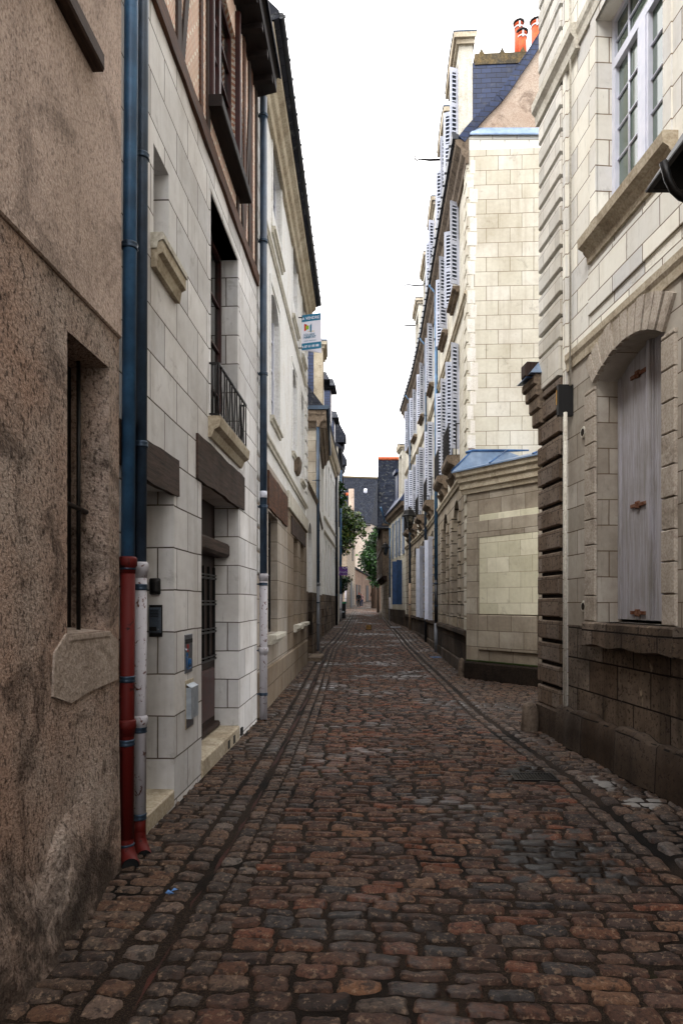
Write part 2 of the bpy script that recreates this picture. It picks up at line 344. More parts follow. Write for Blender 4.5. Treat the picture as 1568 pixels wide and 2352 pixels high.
M['boll'] = plaster('guard_stone', '6a5e52', '54483e', '2a2420', .6, 3, .9, 24, .2, bdist=.012)
def mk_brick():
    k = N('orange_herringbone_brick'); uv = k.vec('UV', rot=(0,0,math.radians(38))); ob = k.vec('Object')
    br = k.n('TexBrick'); k.l(uv, br.inputs['Vector']); br.inputs['Scale'].default_value = 1; br.inputs['Brick Width'].default_value = .3; br.inputs['Row Height'].default_value = .052
    br.inputs['Mortar Size'].default_value = .013; br.inputs['Color1'].default_value = lin('cc947a'); br.inputs['Color2'].default_value = lin('b98a74'); br.inputs['Mortar'].default_value = lin('e8dfd2')
    col = k.mix(k.math('MULTIPLY', k.ramp(k.noise(3,5,.6,ob), [(.45,0.0),(.7,1.0)]), .4), br.outputs['Color'], 'c0a890')
    return k.done(col, .9, k.bump(br.outputs['Fac'], -.4, .008), spec=.15)
M['brick'] = mk_brick()
def mk_glass(name, tint, rough=.03):
    k = N(name); k.b.inputs['Roughness'].default_value = rough; k.b.inputs['Base Color'].default_value = lin(tint); k.b.inputs['Specular IOR Level'].default_value = .7; k.b.inputs['IOR'].default_value = 1.7
    k.l(k.bump(k.noise(1.5,2,.5,k.vec('Object')), .04, .05), k.b.inputs['Normal']); return k.m
M['glass'] = mk_glass('window_glass', '0c1210')
M['glass_green'] = mk_glass('window_glass_green', '4c5c50', .08)
def mk_cobble(name, stops, stains=()):
    k = N(name); ob = k.vec('Object'); g = k.n('NewGeometry'); rnd = g.outputs['Random Per Island']
    base = k.ramp(rnd, stops)
    n1 = k.noise(20, 6, .72, ob); n2 = k.noise(85, 4, .65, ob); n3 = k.noise(.55, 5, .6, ob)
    col = k.mix(k.math('MULTIPLY', k.ramp(n1, [(.50,0.0),(.58,1.0)]), .75), base, '0e0b0a'); col = k.mix(k.math('MULTIPLY', k.ramp(k.noise(34, 5, .7, ob), [(.55,0.0),(.62,1.0)]), .5), col, '8a7460')
    col = k.mix(k.math('MULTIPLY', k.ramp(k.noise(7, 5, .6, ob), [(.54,0.0),(.7,1.0)]), .4), col, '4c3022')
    col = k.mix(.45, col, k.ramp(n2, [(.3,'181616'),(.66,'f0ece8')]), 'SOFT_LIGHT')
    wetm = k.ramp(n3, [(.52,0.0),(.62,1.0)])
    tc = k.n('TexCoord'); wn = k.noise(3.5, 5, .65, ob)
    for (x, y, r, c, kind) in stains:
        ds = k.n('VectorMath', operation='DISTANCE'); k.l(tc.outputs['Object'], ds.inputs[0]); ds.inputs[1].default_value = (x, y, 0)
        m = k.math('ADD', k.math('DIVIDE', ds.outputs['Value'], r), k.math('MULTIPLY', k.math('SUBTRACT', wn, .5), 3.2))
        m = k.ramp(m, [(.55,1.0),(.8,0.0)])
        col = k.mix(k.math('MULTIPLY', m, .8), col, c)
        if kind: wetm = k.math('MAXIMUM', wetm, m)
    col = k.mix(k.math('MULTIPLY', wetm, .5), col, '060403')
    ro = k.math('SUBTRACT', .72, k.math('MULTIPLY', wetm, .48)); ro = k.math('ADD', ro, k.math('MULTIPLY', n1, .1))
    return k.done(col, ro, k.bump(k.math('ADD', k.math('MULTIPLY', n1, 1.0), k.math('MULTIPLY', n2, .5)), .9, .007), spec=.3)
STN = [(1.15,4.2,.55,'080504',1),(1.45,6.2,.35,'0a0605',1)]
M['cob'] = mk_cobble('brown_setts', [(0,'221a16'),(.16,'472f22'),(.32,'2c2624'),(.46,'523423'),(.6,'3a2c24'),(.72,'5e3624'),(.82,'423a34'),(.9,'684832'),(.95,'34302f')], STN)
M['cobg'] = mk_cobble('grey_setts', [(0,'302824'),(.3,'463a32'),(.55,'3a3430'),(.8,'523a2a'),(1,'5c544e')])
M['cobp'] = mk_cobble('pavement_setts', [(0,'2e2520'),(.25,'48382c'),(.5,'38302b'),(.75,'523a2a'),(1,'4e4238')], [(1.95,5.9,.30,'8a8884',0),(2.15,5.3,.18,'8a8884',0)])
def mk_mortar():
    k = N('sandy_joints'); ob = k.vec('Object'); col = k.ramp(k.noise(150, 4, .7, ob), [(.36,'080605'),(.52,'241b15'),(.72,'4c3e30')])
    gr = k.ramp(k.noise(1.1, 5, .6, ob), [(.6,0.0),(.7,1.0)]); col = k.mix(k.math('MULTIPLY', gr, .6), col, '1c220a')
    col = k.mix(k.math('MULTIPLY', k.ramp(k.noise(.7,4,.6,ob), [(.5,0.0),(.6,1.0)]), .9), col, '040302')
    return k.done(col, .85, k.bump(k.noise(110,4,.7,ob), .9, .006), spec=.12)
M['mortar'] = mk_mortar()
M['silt'] = plaster('rusty_gutter_silt', '3c170b', '22100a', '0a0605', .5, 3, .6, 60, 0, .4)
M['splash'] = plaster('pale_splash', '8e8a86', '6a6460', '4a4440', .4, 5, .2, 60, 0)
M['moss'] = simple('moss', '2c380e', .95, 0, .5, 30, .6, '1c260a')
M['grime'] = plaster('black_base', '1c1713', '2a221c', '0c0a08', .5, 2, .8, 30, 0)
# ------------------------------------------------------------------ ground
GLT = [(0,-.97),(6,-.97),(11,-1.12),(16,-1.32),(21.6,-1.5),(26,-1.42),(33,-1.4),(45,-1.5),(70,-1.9),(120,-1.9)]
GRT = [(0,1.86),(6,1.81),(7.7,1.66),(9.4,1.54),(14.5,1.46),(22,1.25),(28,1.13),(35,.92),(45,.72),(70,.5),(120,.5)]
def gl(y): return lerp(GLT, y)
def gr(y): return lerp(GRT, y)
def gh(x, y):
    z = gz(y)
    z -= .016*math.exp(-((x-gl(y))/.04)**2)+.030*math.exp(-((x-gr(y))/.045)**2)
    z += .012*math.sin(x*1.9+y*.7)*math.sin(y*.9-x*.6)*.6
    return z
bmsh = MB()
ys = [-30,-10,-4,0]+[i*.25 for i in range(1,73)]+[18+i for i in range(1,60)]+[80,90,100,115,130,200,600]
xs = [-300,-40,-12,-6,-3]+[-2.5+i*.05 for i in range(0,101)]+[3,4,6,12,40,300]
def gh2(x, y):
    return gh(x, y)-.0045 if (-3 < x < 6) else gz(y)-.014
me = bpy.data.meshes.new('ground'); vs = [(x,y,gh2(x,y)) for y in ys for x in xs]; nx = len(xs)
me.from_pydata(vs, [], [(j*nx+i, j*nx+i+1, (j+1)*nx+i+1, (j+1)*nx+i) for j in range(len(ys)-1) for i in range(nx-1)])
for p in me.polygons: p.use_smooth = True
me.materials.append(M['mortar']); go = bpy.data.objects.new('ground', me); C.objects.link(go); tag(go, kind='structure')
class Stones:
    def __init__(s): s.v = []; s.f = []
    def add(s, cx, cy, hw, hd, rot=0, H=.009):
        d = math.hypot(cx, cy)
        n, m = (13,9) if d < 4.5 else (9,7) if d < 8 else (6,5) if d < 18 else (4,4)
        b = len(s.v); cr, sr = math.cos(rot), math.sin(rot)
        sk = [R.uniform(-.05,.05) for _ in range(4)]; tx, ty = R.uniform(-.007,.007), R.uniform(-.014,.014); ph = [R.uniform(0,6.3) for _ in range(4)]
        dz = R.uniform(-.0035,.0035); dome = R.uniform(.2,.8)
        for j in range(m):
            for i in range(n):
                a = -1+2*i/(n-1); c = -1+2*j/(m-1)
                a = math.sin(a*math.pi/2)*.35+a*.65; c = math.sin(c*math.pi/2)*.35+c*.65
                x = hw*a*(1-.09*c**6+sk[0]*c*.6)+hd*sk[2]*c*.5; y = hd*c*(1-.11*a**6+sk[1]*a)+hd*sk[3]*(a*a-.5)*.6
                if n > 6:
                    x += .004*math.sin(c*3+ph[0])+.0025*math.sin(c*7+ph[1]); y += .005*math.sin(a*3.3+ph[2])+.003*math.sin(a*8+ph[3])
                e = max(abs(a), abs(c)); e2 = max(0,(1-a**12))*max(0,(1-c**8))
                z = -.024+(H+.024+dz)*(e2**.35)-dome*.0035*(a*a+c*c)+tx*a+ty*c
                if n > 6 and e < .95: z += .0022*math.sin(a*5+ph[1]*3)*math.sin(c*4+ph[2])+R.uniform(-.0008,.0008)
                X = cx+x*cr-y*sr; Y = cy+x*sr+y*cr
                s.v.append((X, Y, gh(cx, cy)+z+(gh(X,Y)-gh(cx,cy))*.6))
        for j in range(m-1):
            for i in range(n-1): s.f.append((b+j*n+i, b+j*n+i+1, b+(j+1)*n+i+1, b+(j+1)*n+i))
    def build(s, name, mat):
        me = bpy.data.meshes.new(name); me.from_pydata(s.v, [], s.f)
        me.polygons.foreach_set('use_smooth', [True]*len(s.f)); me.materials.append(mat)
        o = bpy.data.objects.new(name, me); C.objects.link(o); return tag(o, kind='structure')
road = Stones(); pav = Stones(); gut = Stones()
GRATE = at(1225,1795,6.0)
def rows(st, y0, y1, fl, fr_, dmin, dmax, wmin, wmax, gap, amp=.0, skip=None):
    y = y0
    while y < y1:
        d = R.uniform(dmin, dmax); a, b = fl(y), fr_(y); x = a+R.uniform(-.06,.0)
        ph = R.uniform(0,6)
        while x < b-.05:
            wd = R.uniform(wmin, wmax)
            if x+wd > b-.09: wd = b-x
            if wd > .05:
                cx, cy = x+wd/2, y+d/2+amp*math.sin(x*1.7+y*.8)+R.uniform(-.006,.006)
                if not (skip and skip(cx, cy)): st.add(cx, cy, wd/2-gap*R.uniform(.6,1.3), d/2-gap*R.uniform(.5,1.1), R.uniform(-.018,.018)+amp*1.7*math.cos(cx*1.7+cy*.8))
            x += wd
        y += d
def file_(st, y0, y1, f, off, width, l0, l1, gap):
    y = y0
    while y < y1:
        l = R.uniform(l0, l1); x = f(y)+off; sl = math.atan2(f(y+.5)-f(y), .5)
        st.add(x, y+l/2, width/2-gap*R.uniform(.5,1.2), l/2-gap, -sl+R.uniform(-.05,.05)); y += l
def nogr(x, y): return abs(x-GRATE.x) < .24 and abs(y-GRATE.y) < .17
rows(road, 1.3, 62, lambda y: gl(y)+.30, lambda y: gr(y)-.17, .088, .118, .15, .27, .0045, .012, nogr)
rows(pav, 1.3, 60, lambda y: -1.75 if y < 17 else -2.4, lambda y: gl(y)-.19, .085, .12, .13, .25, .0045)
rows(pav, 62, 112, lambda y: -5, lambda y: 2.2, .16, .24, .25, .4, .008)
rows(pav, 2.6, 20, lambda y: gr(y)+.17, lambda y: 3.2 if y < 8.6 or y > 14 else 7.5, .09, .13, .13, .24, .0045)
rows(pav, 20, 62, lambda y: gr(y)+.17, lambda y: 2.3, .12, .17, .16, .26, .007)
for o_, l0, l1 in ((-.10,.11,.17),(.095,.10,.15),(.22,.10,.15)): file_(gut, 1.2, 62, gl, o_, .135 if o_ > 0 else .155, l0, l1, .008)
for o_ in (-.1,.1): file_(gut, 2.4, 62, gr, o_, .14, .16, .26, .008)
tag(road.build('road', M['cob'])); gut.build('gutter', M['cobg']); pav.build('pavement', M['cobp'])
# rusty silt in the left gutter: its own ribbon
rb = MB(); y = 1.2
pts = []
while y < 24: pts.append((gl(y)+.012*math.sin(y*5)+R.uniform(-.006,.006), y)); y += .12
for (xa,ya),(xb,yb) in zip(pts, pts[1:]):
    wa = .024+.012*math.sin(ya*3.1)+.006*math.sin(ya*11); wb = .024+.012*math.sin(yb*3.1)+.006*math.sin(yb*11)
    rb.poly(((xa-wa,ya,gh(xa,ya)-.001),(xa+wa,ya,gh(xa,ya)-.001),(xb+wb,yb,gh(xb,yb)-.001),(xb-wb,yb,gh(xb,yb)-.001)), sm=True)
tag(rb.build('gutter_silt', M['silt']), kind='structure')
# drain grate
dr = root('drain_grate', (GRATE.x,GRATE.y,gh(GRATE.x,GRATE.y)), 'small dark iron drain grate sunk in the setts beside the right gutter', 'drain grate')
b = MB(); X, Y, Z = GRATE.x, GRATE.y, gz(GRATE.y)+.006
for a in ((-.2,.2,-.13,-.11),(-.2,.2,.11,.13),(-.2,-.18,-.11,.11),(.18,.2,-.11,.11)): b.box(X+a[0],X+a[1],Y+a[2],Y+a[3],Z-.03,Z)
b.build('frame', M['black'], dr)
b = MB()
for i in range(13): b.box(X-.17+i*.027,X-.157+i*.027,Y-.11,Y+.11,Z-.03,Z-.004)
b.build('bars', M['black'], dr)
# ------------------------------------------------------------------ building kit
def wall_mb(fr, u0, u1, z0, z1, ops=(), back=5.0, zfar=None, sides=True, mb=None, top=True):
    """facade sheet with openings, their reveals and soffits, and the building's sides, top and back. op: (u0,u1,z0,z1,depth,rise)"""
    mb = mb or MB(fr)
    zt = (lambda u: z1) if zfar is None else (lambda u: z1+(zfar-z1)*(u-u0)/(u1-u0))
    us = sorted({u0,u1}|{c for c in fr.c if u0 < c < u1}|{v for o in ops for v in o[:2] if u0 < v < u1})
    zs = sorted({z0}|{v for o in ops for v in (o[2], o[3]) if z0 < v < z1})
    for ua, ub in zip(us, us[1:]):
        zz = zs+[None]
        for i in range(len(zz)-1):
            za = zz[i]; zb = zz[i+1]; um = (ua+ub)/2; zm = ((za+zb)/2 if zb is not None else za+.01)
            if any(o[0] < um < o[1] and o[2] < zm < o[3] for o in ops): continue
            if zb is None: mb.poly(((ua,0,za),(ub,0,za),(ub,0,zt(ub)),(ua,0,zt(ua))))
            else: mb.poly(((ua,0,za),(ub,0,za),(ub,0,zb),(ua,0,zb)))
    for o in ops:
        a, b_, c, d, dep = o[:5]; rise = o[5] if len(o) > 5 else 0; fl_ = c > z0+1e-4; so_ = d < z1-1e-4 or top
        mb.poly(((a,0,c),(a,-dep,c),(a,-dep,d-rise),(a,0,d-rise))); mb.poly(((b_,0,c),(b_,-dep,c),(b_,-dep,d-rise),(b_,0,d-rise)))
        if fl_: mb.poly(((a,0,c),(b_,0,c),(b_,-dep,c),(a,-dep,c)))
        if not rise and not so_: pass
        elif not rise: mb.poly(((a,0,d),(b_,0,d),(b_,-dep,d),(a,-dep,d)))
        else:
            n = 10; h = (b_-a)/2; r = (h*h+rise*rise)/(2*rise); th = math.asin(min(1,h/r)); 
            P = [((a+b_)/2+r*math.sin(-th+2*th*k/n), d-r+r*math.cos(-th+2*th*k/n)) for k in range(n+1)]
            for (p,q),(p2,q2) in zip(P, P[1:]):
                mb.poly(((p,0,q),(p2,0,q2),(p2,0,d),(p,0,d))); mb.poly(((p,0,q),(p2,0,q2),(p2,-dep,q2),(p,-dep,q)))
    if sides:
        for u in (u0,u1): mb.poly(((u,0,z0),(u,-back,z0),(u,-back,zt(u)),(u,0,zt(u))))
        for ua, ub in zip(us, us[1:]):
            mb.poly(((ua,-back,z0),(ub,-back,z0),(ub,-back,zt(ub)),(ua,-back,zt(ua))))
            if top: mb.poly(((ua,0,zt(ua)),(ub,0,zt(ub)),(ub,-back,zt(ub)),(ua,-back,zt(ua))))
    return mb
def quoins(fr, u0, u1, o, z0, z1, bh, gap, parent, mat, name='quoin', alt=.0):
    b = MB(fr); z = z0
    k = 0
    while z < z1-.05:
        t = min(z+bh-gap, z1); j = R.uniform(-.003,.003)
        b.bbox(u0+(alt if k % 2 else 0), u1, -.01, o+j, z, t, .014); z += bh; k += 1
    return b.build(name, mat, parent)
def surround(fr, par, mat, a, b_, c, d, w, o, base=False):
    b = MB(fr); q = [(a-w,c),(a,c),(a,d),(b_,d),(b_,c),(b_+w,c),(b_+w,d+w),(a-w,d+w)]
    b.poly([(q[i][0],o,q[i][1]) for i in (0,1,2,7)]); b.poly([(q[i][0],o,q[i][1]) for i in (2,3,6,7)]); b.poly([(q[i][0],o,q[i][1]) for i in (3,4,5,6)])
    for i in range(8): j = (i+1)%8; b.poly(((q[i][0],o,q[i][1]),(q[j][0],o,q[j][1]),(q[j][0],-.01,q[j][1]),(q[i][0],-.01,q[i][1])))
    return b.build('window_surround', M[mat], par)
def win(fr, parent, a, b_, c, d, dep, frame='white_paint', glass='glass', nx=2, nz=3, rise=0, name='window', t=.05):
    f = MB(fr); o0, o1 = -dep+.02, -dep+.08
    f.box(a,a+t,o0,o1,c,d-rise*.0); f.box(b_-t,b_,o0,o1,c,d); f.box(a+t,b_-t,o0,o1,c,c+t); f.box(a+t,b_-t,o0,o1,d-t-rise,d)
    W_ = b_-a-2*t; H = d-rise-c-2*t
    if nx > 1:
        f.box((a+b_)/2-t*.7,(a+b_)/2+t*.7,o0,o1+.01,c+t,d-t-rise)
    for i in range(1,nx):
        if nx > 2 and abs(a+t+W_*i/nx-(a+b_)/2) > .05: x = a+t+W_*i/nx; f.box(x-.011,x+.011,o0+.01,o1-.01,c+t,d-t-rise)
    for i in range(1,nz):
        z = c+t+H*i/nz; f.box(a+t,b_-t,o0+.012,o1-.012,z-.011,z+.011)
    w_ = f.build(name, M[frame], parent)
    g = MB(fr); g.box(a+.01,b_-.01,o0+.02,o0+.026,c+.01,d-.01); g.build('pane', M[glass], w_)
    return w_
def shutter(fr, parent, u, o0, o1, z0, z1, mat='shut_white', louv=True, du=.0, thick=.035, name='shutter'):
    """leaf standing out from the wall at u, turned by du; louvred"""
    b = MB(fr); fw = .055
    def P(t, s, z): return (u+du*t+s, o0+(o1-o0)*t, z)
    def bx(t0,t1,s0,s1,za,zb,mi=0):
        v = [P(t0,s0,za),P(t1,s0,za),P(t1,s1,za),P(t0,s1,za),P(t0,s0,zb),P(t1,s0,zb),P(t1,s1,zb),P(t0,s1,zb)]
        for q in ((0,1,2,3),(4,5,6,7),(0,1,5,4),(2,3,7,6),(1,2,6,5),(3,0,4,7)): b.poly([v[i] for i in q], mi)
    L = math.hypot(du, o1-o0); f = fw/L
    bx(0,f,0,thick,z0,z1); bx(1-f,1,0,thick,z0,z1); zm = (z0+z1)/2
    for za, zb in ((z0,z0+.1),(zm-.05,zm+.05),(z1-.1,z1)): bx(f,1-f,0,thick,za,zb)
    if louv:
        for za, zb in ((z0+.1,zm-.05),(zm+.05,z1-.1)):
            bx(f,1-f,thick-.004,thick,za,zb,1); n = int((zb-za)/.085)  # added dark sheet behind the slats, painted as the shade in the slots
            for i in range(n):
                z = za+(zb-za)*(i+.5)/n
                v = [P(f,-.012,z-.03),P(1-f,-.012,z-.03),P(1-f,.0,z-.03),P(f,.0,z-.03),P(f,thick-.02,z+.014),P(1-f,thick-.02,z+.014),P(1-f,thick-.008,z+.014),P(f,thick-.008,z+.014)]
                for q in ((0,1,2,3),(4,5,6,7),(0,1,5,4),(2,3,7,6),(1,2,6,5),(3,0,4,7)): b.poly([v[i_] for i_ in q])
    else: bx(f,1-f,.006,thick-.006,z0+.1,z1-.1)
    return b.build(name, [M[mat], M['louvshade']], parent)
def flat_shutter(fr, parent, a, b_, z0, z1, o=.01, mat='shut_gb', name='shutter'):
    b = MB(fr); b.bbox(a,b_,o,o+.04,z0,z1,.006)
    for z in (z0+.15,(z0+z1)/2,z1-.2): b.box(a+.02,b_-.02,o+.041,o+.06,z,z+.07)
    return b.build(name, M[mat], parent)
def sill(fr, parent, a, b_, z, h=.12, o=.12, mat='trim', name='sill', us=None):
    b = MB(fr); b.sweep([(-.02,z-h),(o*.45,z-h),(o*.6,z-h*.55),(o,z-h*.45),(o,z-.01),(o-.01,z),(-.02,z)], [a,b_]); return b.build(name, M[mat], parent)
def string(fr, parent, u0, u1, z, h=.14, o=.07, mat='trim', name='string_course', zfar=None):
    b = MB(fr); us = sorted({u0,u1}|{c for c in fr.c if u0 < c < u1})
    b.sweep([(-.01,z-h),(o*.5,z-h),(o*.6,z-h*.6),(o,z-h*.4),(o,z-.012),(o-.03,z),(-.01,z+.01)], us); return b.build(name, M[mat], parent)
def railing(fr, parent, a, b_, o, z0, z1, n=9, wavy=True, sides=True, name='railing', r=.008):
    b = MB(fr); b.box(a,b_,o-.012,o+.012,z1-.018,z1); b.box(a,b_,o-.01,o+.01,z0,z0+.015)
    for i in range(n+1):
        u = a+(b_-a)*i/n
        pts = [(u+(.018*math.sin((z-z0)/(z1-z0)*6.28*1.0+ (0 if i%2 else 3.14)) if wavy and 0 < i < n else 0), o, z) for z in [z0+(z1-z0)*k/10 for k in range(11)]]
        b.tube(pts, r, 6)
    if sides:
        for u in (a,b_):
            b.box(u-.01,u+.01,0,o,z1-.018,z1); b.box(u-.01,u+.01,0,o,z0,z0+.015)
            for k in range(1,3): b.tube([(u,o*k/3,z0),(u,o*k/3,z1)], r, 6)
    return b.build(name, M['black'], parent)
def downpipe(name, label, P, r, segs, clamps, shoe=0, foot='black_pipe', collars=(), cat='downpipe', group=None, toff=(-.12,0), lean=0):
    """P world XY; segs [(z0,z1,mat)]; shoe: length of the outlet elbow towards the camera"""
    zb = segs[-1][0]; rt = root(name, (P.x,P.y,zb), label, cat, group or 'downpipes on the house fronts')
    for z0, z1, m in segs:
        b = MB(); b.tube([(P.x,P.y,z0),(P.x,P.y,z1)], r*(1.08 if m in ('red_pipe','white_pipe','beige_pipe','grey_pipe') else 1), 20)
        b.build('pipe_section', M[m], rt)
    for z, m in collars:
        b = MB(); b.tube([(P.x,P.y,z-.09),(P.x,P.y,z-.05),(P.x,P.y,z-.045),(P.x,P.y,z),(P.x,P.y,z+.012)], [r*1.12,r*1.2,r*1.36,r*1.36,r*1.15], 20); b.build('collar', M[m], rt)
    for z in clamps:
        b = MB(); b.tube([(P.x,P.y,z-.02),(P.x,P.y,z-.014),(P.x,P.y,z-.005),(P.x,P.y,z+.005),(P.x,P.y,z+.014),(P.x,P.y,z+.02)], [r*1.14,r*1.26,r*1.16,r*1.16,r*1.26,r*1.14], 20)
        b.box(P.x-r*1.1+toff[0], P.x+.0, P.y-.008+toff[1], P.y+.008, z-.01, z+.01); b.tube([(P.x-r*1.3,P.y-r*.6,z),(P.x-r*1.3,P.y-r*1.5,z)], .006, 6); b.build('clamp', M['clamp'], rt)
    if shoe:
        b = MB(); b.tube([(P.x,P.y,zb+.05),(P.x,P.y,zb),(P.x+.02,P.y-.02,zb-.05),(P.x+.05,P.y-.06,zb-.085),(P.x+.06,P.y-.085,zb-.09)], [r*1.1,r*1.12,r*1.2,r*1.3,r*1.3], 18, cap=False)
        b.build('outlet_elbow', M[foot], rt)
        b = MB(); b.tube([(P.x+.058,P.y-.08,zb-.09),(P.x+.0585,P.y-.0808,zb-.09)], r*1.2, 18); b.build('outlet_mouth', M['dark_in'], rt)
    if lean: rt.rotation_euler = (0, lean, 0)
    return rt
def P3(x, y, D): return at(x, y, D)
# ================================================================== LEFT 1: rendered house
f = Fr('L', [(-1042,1.2),(274,3.904)]); L1 = f
def U(f, x, y=1384, o=0): return f.px(x, y, o)[0]
def Z(f, x, y, o=0): return f.px(x, y, o)[1]
h1 = root('rendered_house', (*f.p[0],0), 'house with pinkish grey roughcast render and a deep narrow window, nearest on the left', 'house')
a, b_ = U(f,155), U(f,250); zt = 2.95; zb = 1.44
m = wall_mb(f, -17, f.L, 3.17, 9.5, [], 5); m.build('upper_wall', M['L1up'], h1)
m = MB(f)
for (aa,bb,oo,cc) in ((0,f.L,0,0),): pass
wall_mb(f, -17, f.L, .0, 3.17, [(a,b_,zb,zt,.30)], 5, mb=m, top=False); m.build('lower_wall', M['L1lo'], h1)
# upper coat stands proud of the lower one
m = MB(f); m.bbox(-17,f.L-.002,.0,.018,3.175,9.4,.008); m.build('render_coat', M['L1up'], h1)
# rough battered foot
m = MB(f); n = 40; prof = [(-.012,.72),(.012,.62),(.04,.42),(.07,.22),(.10,.02),(.12,-.02)]
for i in range(n):
    ua, ub = f.L*i/n, f.L*(i+1)/n
    for (p,q),(p2,q2) in zip(prof, prof[1:]):
        def w_(u, o, z): z = z*(1+.28*math.sin(u*2.3+1)+.14*math.sin(u*6.1)+.06*math.sin(u*17)) if z > .3 else z; k_ = min(1,max(.12,(f.L-u)/.8)); return (u, o*k_+k_*(.014*math.sin(u*9+z*7)+.01*math.sin(u*23-z*15)) * (1 if o > .01 else 0), z)
        m.poly((w_(ua,p,q),w_(ub,p,q),w_(ub,p2,q2),w_(ua,p2,q2)), sm=True)
for (p,q),(p2,q2) in zip(prof, prof[1:]): m.poly(((f.L,p*.12,q),(f.L,-.02,q),(f.L,-.02,q2),(f.L,p2*.12,q2)))
ft_ = m.build('battered_foot', M['L1lo'], h1)
m = MB(f); c0 = [(118,1600),(122,1500),(150,1455),(250,1452),(268,1470),(268,1560),(200,1590),(160,1615)]
pl = [f.px(x,y,.0) for x,y in c0]; m.poly([(u,.010,z) for u,z in pl]); 
for (p,q) in zip(pl, pl[1:]+pl[:1]): m.poly(((p[0],.010,p[1]),(q[0],.010,q[1]),(q[0],-.01,q[1]),(p[0],-.01,p[1])))
m.build('repair_patch', M['L1patch'], h1)
m = MB(f); m.sweep([(-.25,zb-.02),(.015,zb-.03),(.015,zb-.005),(-.25,zb+.02)], [a-.0,b_]); m.build('sill', M['L1patch'], h1)
wd = win(f, h1, a, b_, zb, zt, .30, 'black', 'glass', 1, 1, t=.04)
m = MB(f); m.tube([(b_-.10,-.13,zb),(b_-.10,-.13,zt)], .012, 8); m.tube([(a,-.13,2.15),(b_-.0,-.13,2.12)], .014, 8); m.build('iron_bar', M['black'], h1)
e0 = f.px(240,175,.08)[0]; m = MB(f); m.bbox(0.2,e0,.0,.085,4.44,4.53,.01); m.build('wooden_ledge', M['darkwood'], h1)
m = MB(f); m.sweep([(.35,9.35),(.35,9.45),(-2.6,12.5),(-5,9.6),(-5,9.35)], [-17,f.L+.1]); m.build('roof', M['slate_old'], h1)
# ================================================================== LEFT 2: ashlar and timber-frame house
f = L2 = Fr('L', [(266,3.96),(590,8.79)]); h2 = root('timber_framed_house', (*f.p[0],0), 'pale ashlar house with orange brick timber-framed top storey and dark door', 'house')
E = f.L
dA = (.12, U(f,400), .13, 2.47, .5); dB = (U(f,463), U(f,548), .16, 2.72, .32)
wA = (U(f,354)-.0, U(f,388), 4.15, 5.02, .22); wA = (U(f,353), U(f,388), 4.15, 4.87, .24)
wB = (U(f,482), U(f,545), 3.37, 5.54, .26)
zB = f.px(400,125,0)[1]; zB = 1.6+2.723*1.568
m = wall_mb(f, 0, E, .5, zB, [dA[:2]+(.5,)+dA[3:], dB[:2]+(.5,)+dB[3:], wA, wB], 5, top=False); m.build('ashlar_wall', M['L2'], h2)
m = wall_mb(f, 0, E, -.02, .5, [dA[:3]+(.5,)+dA[4:], dB[:3]+(.5,)+dB[4:]], 5, top=False); m.build('lower_ashlar_wall', M['L2'], h2)
m = wall_mb(f, 0, E, zB, 8.45, [(U(f,480,60)+.0, U(f,540,60), 6.35, 8.0, .12)], 5); m.build('brick_infill_wall', M['brick'], h2)
def beam(fr, par, u0, u1, z0, z1, o=.03, mat='darkwood', name='beam', o0=-.02):
    b = MB(fr); n = max(2,int((u1-u0)/.15)); z0b = z0
    for i in range(n):
        ua, ub = u0+(u1-u0)*i/n, u0+(u1-u0)*(i+1)/n
        j = lambda u, s: .008*math.sin(u*5+s)+.005*math.sin(u*13+s*2)
        A = [(ua,o0,z0+j(ua,1)),(ua,o+j(ua,5)*.4,z0+j(ua,1)),(ua,o+j(ua,4)*.4,z1+j(ua,2)),(ua,o0,z1+j(ua,2))]; B = [(ub,o0,z0+j(ub,1)),(ub,o+j(ub,5)*.4,z0+j(ub,1)),(ub,o+j(ub,4)*.4,z1+j(ub,2)),(ub,o0,z1+j(ub,2))]
        for k in range(3): b.poly((A[k],B[k],B[k+1],A[k+1]), uv=[(ua,k*.2),(ub,k*.2),(ub,k*.2+.2),(ua,k*.2+.2)])
        if i == 0: b.poly(A)
        if i == n-1: b.poly(B)
    return b.build(name, M[mat], par)
beam(f, h2, .0, E, zB-.02, zB+.13, .035, 'brownwood', 'sill_beam')
beam(f, h2, .0, dA[1]+.09, 2.44, 2.72, .02, 'darkwood', 'lintel')
zl = Z(f,450,1120); beam(f, h2, U(f,450), U(f,559), 2.70, 3.10, .02, 'darkwood', 'lintel')
# uprights of the frame
wu0, wu1 = U(f,480,60), U(f,540,60)
for u in [1.2,1.9,2.55,3.2]+[wu0-.12, wu1+.06, wu1+.42, wu1+.75, E-.5, E-.16]:
    if u < E-.1 and not (wu0-.05 < u < wu1): 
        b = MB(f); w2 = .04+R.uniform(0,.025); b.bbox(u,u+w2*2,-.01,.022,zB+.13,8.4,.006); b.build('timber_post', M['plank' if R.random()<.6 else 'brownwood'], h2)
for (ua,za,ub,zb_) in ((E-.95,zB+.13,E-.55,8.3),(wu1+.1,8.2,wu1+.36,zB+.15),(1.3,zB+.13,1.8,8.3)):
    b = MB(f)
    for s in (0,):
        p = [(ua,.02,za),(ua+.09,.02,za),(ub+.09,.02,zb_),(ub,.02,zb_)]; q = [(x,-.01,z) for x,_,z in p]
        b.poly(p); b.poly(q[::-1])
        for i in range(4): b.poly((p[i],p[(i+1)%4],q[(i+1)%4],q[i]))
    b.build('timber_brace', M['plank'], h2)
w_ = win(f, h2, wu0, wu1, 6.35, 8.0, .12, 'redwood', 'glass', 2, 4, t=.06)
s0, s1 = U(f,468,95,.13), U(f,558,345,.13)
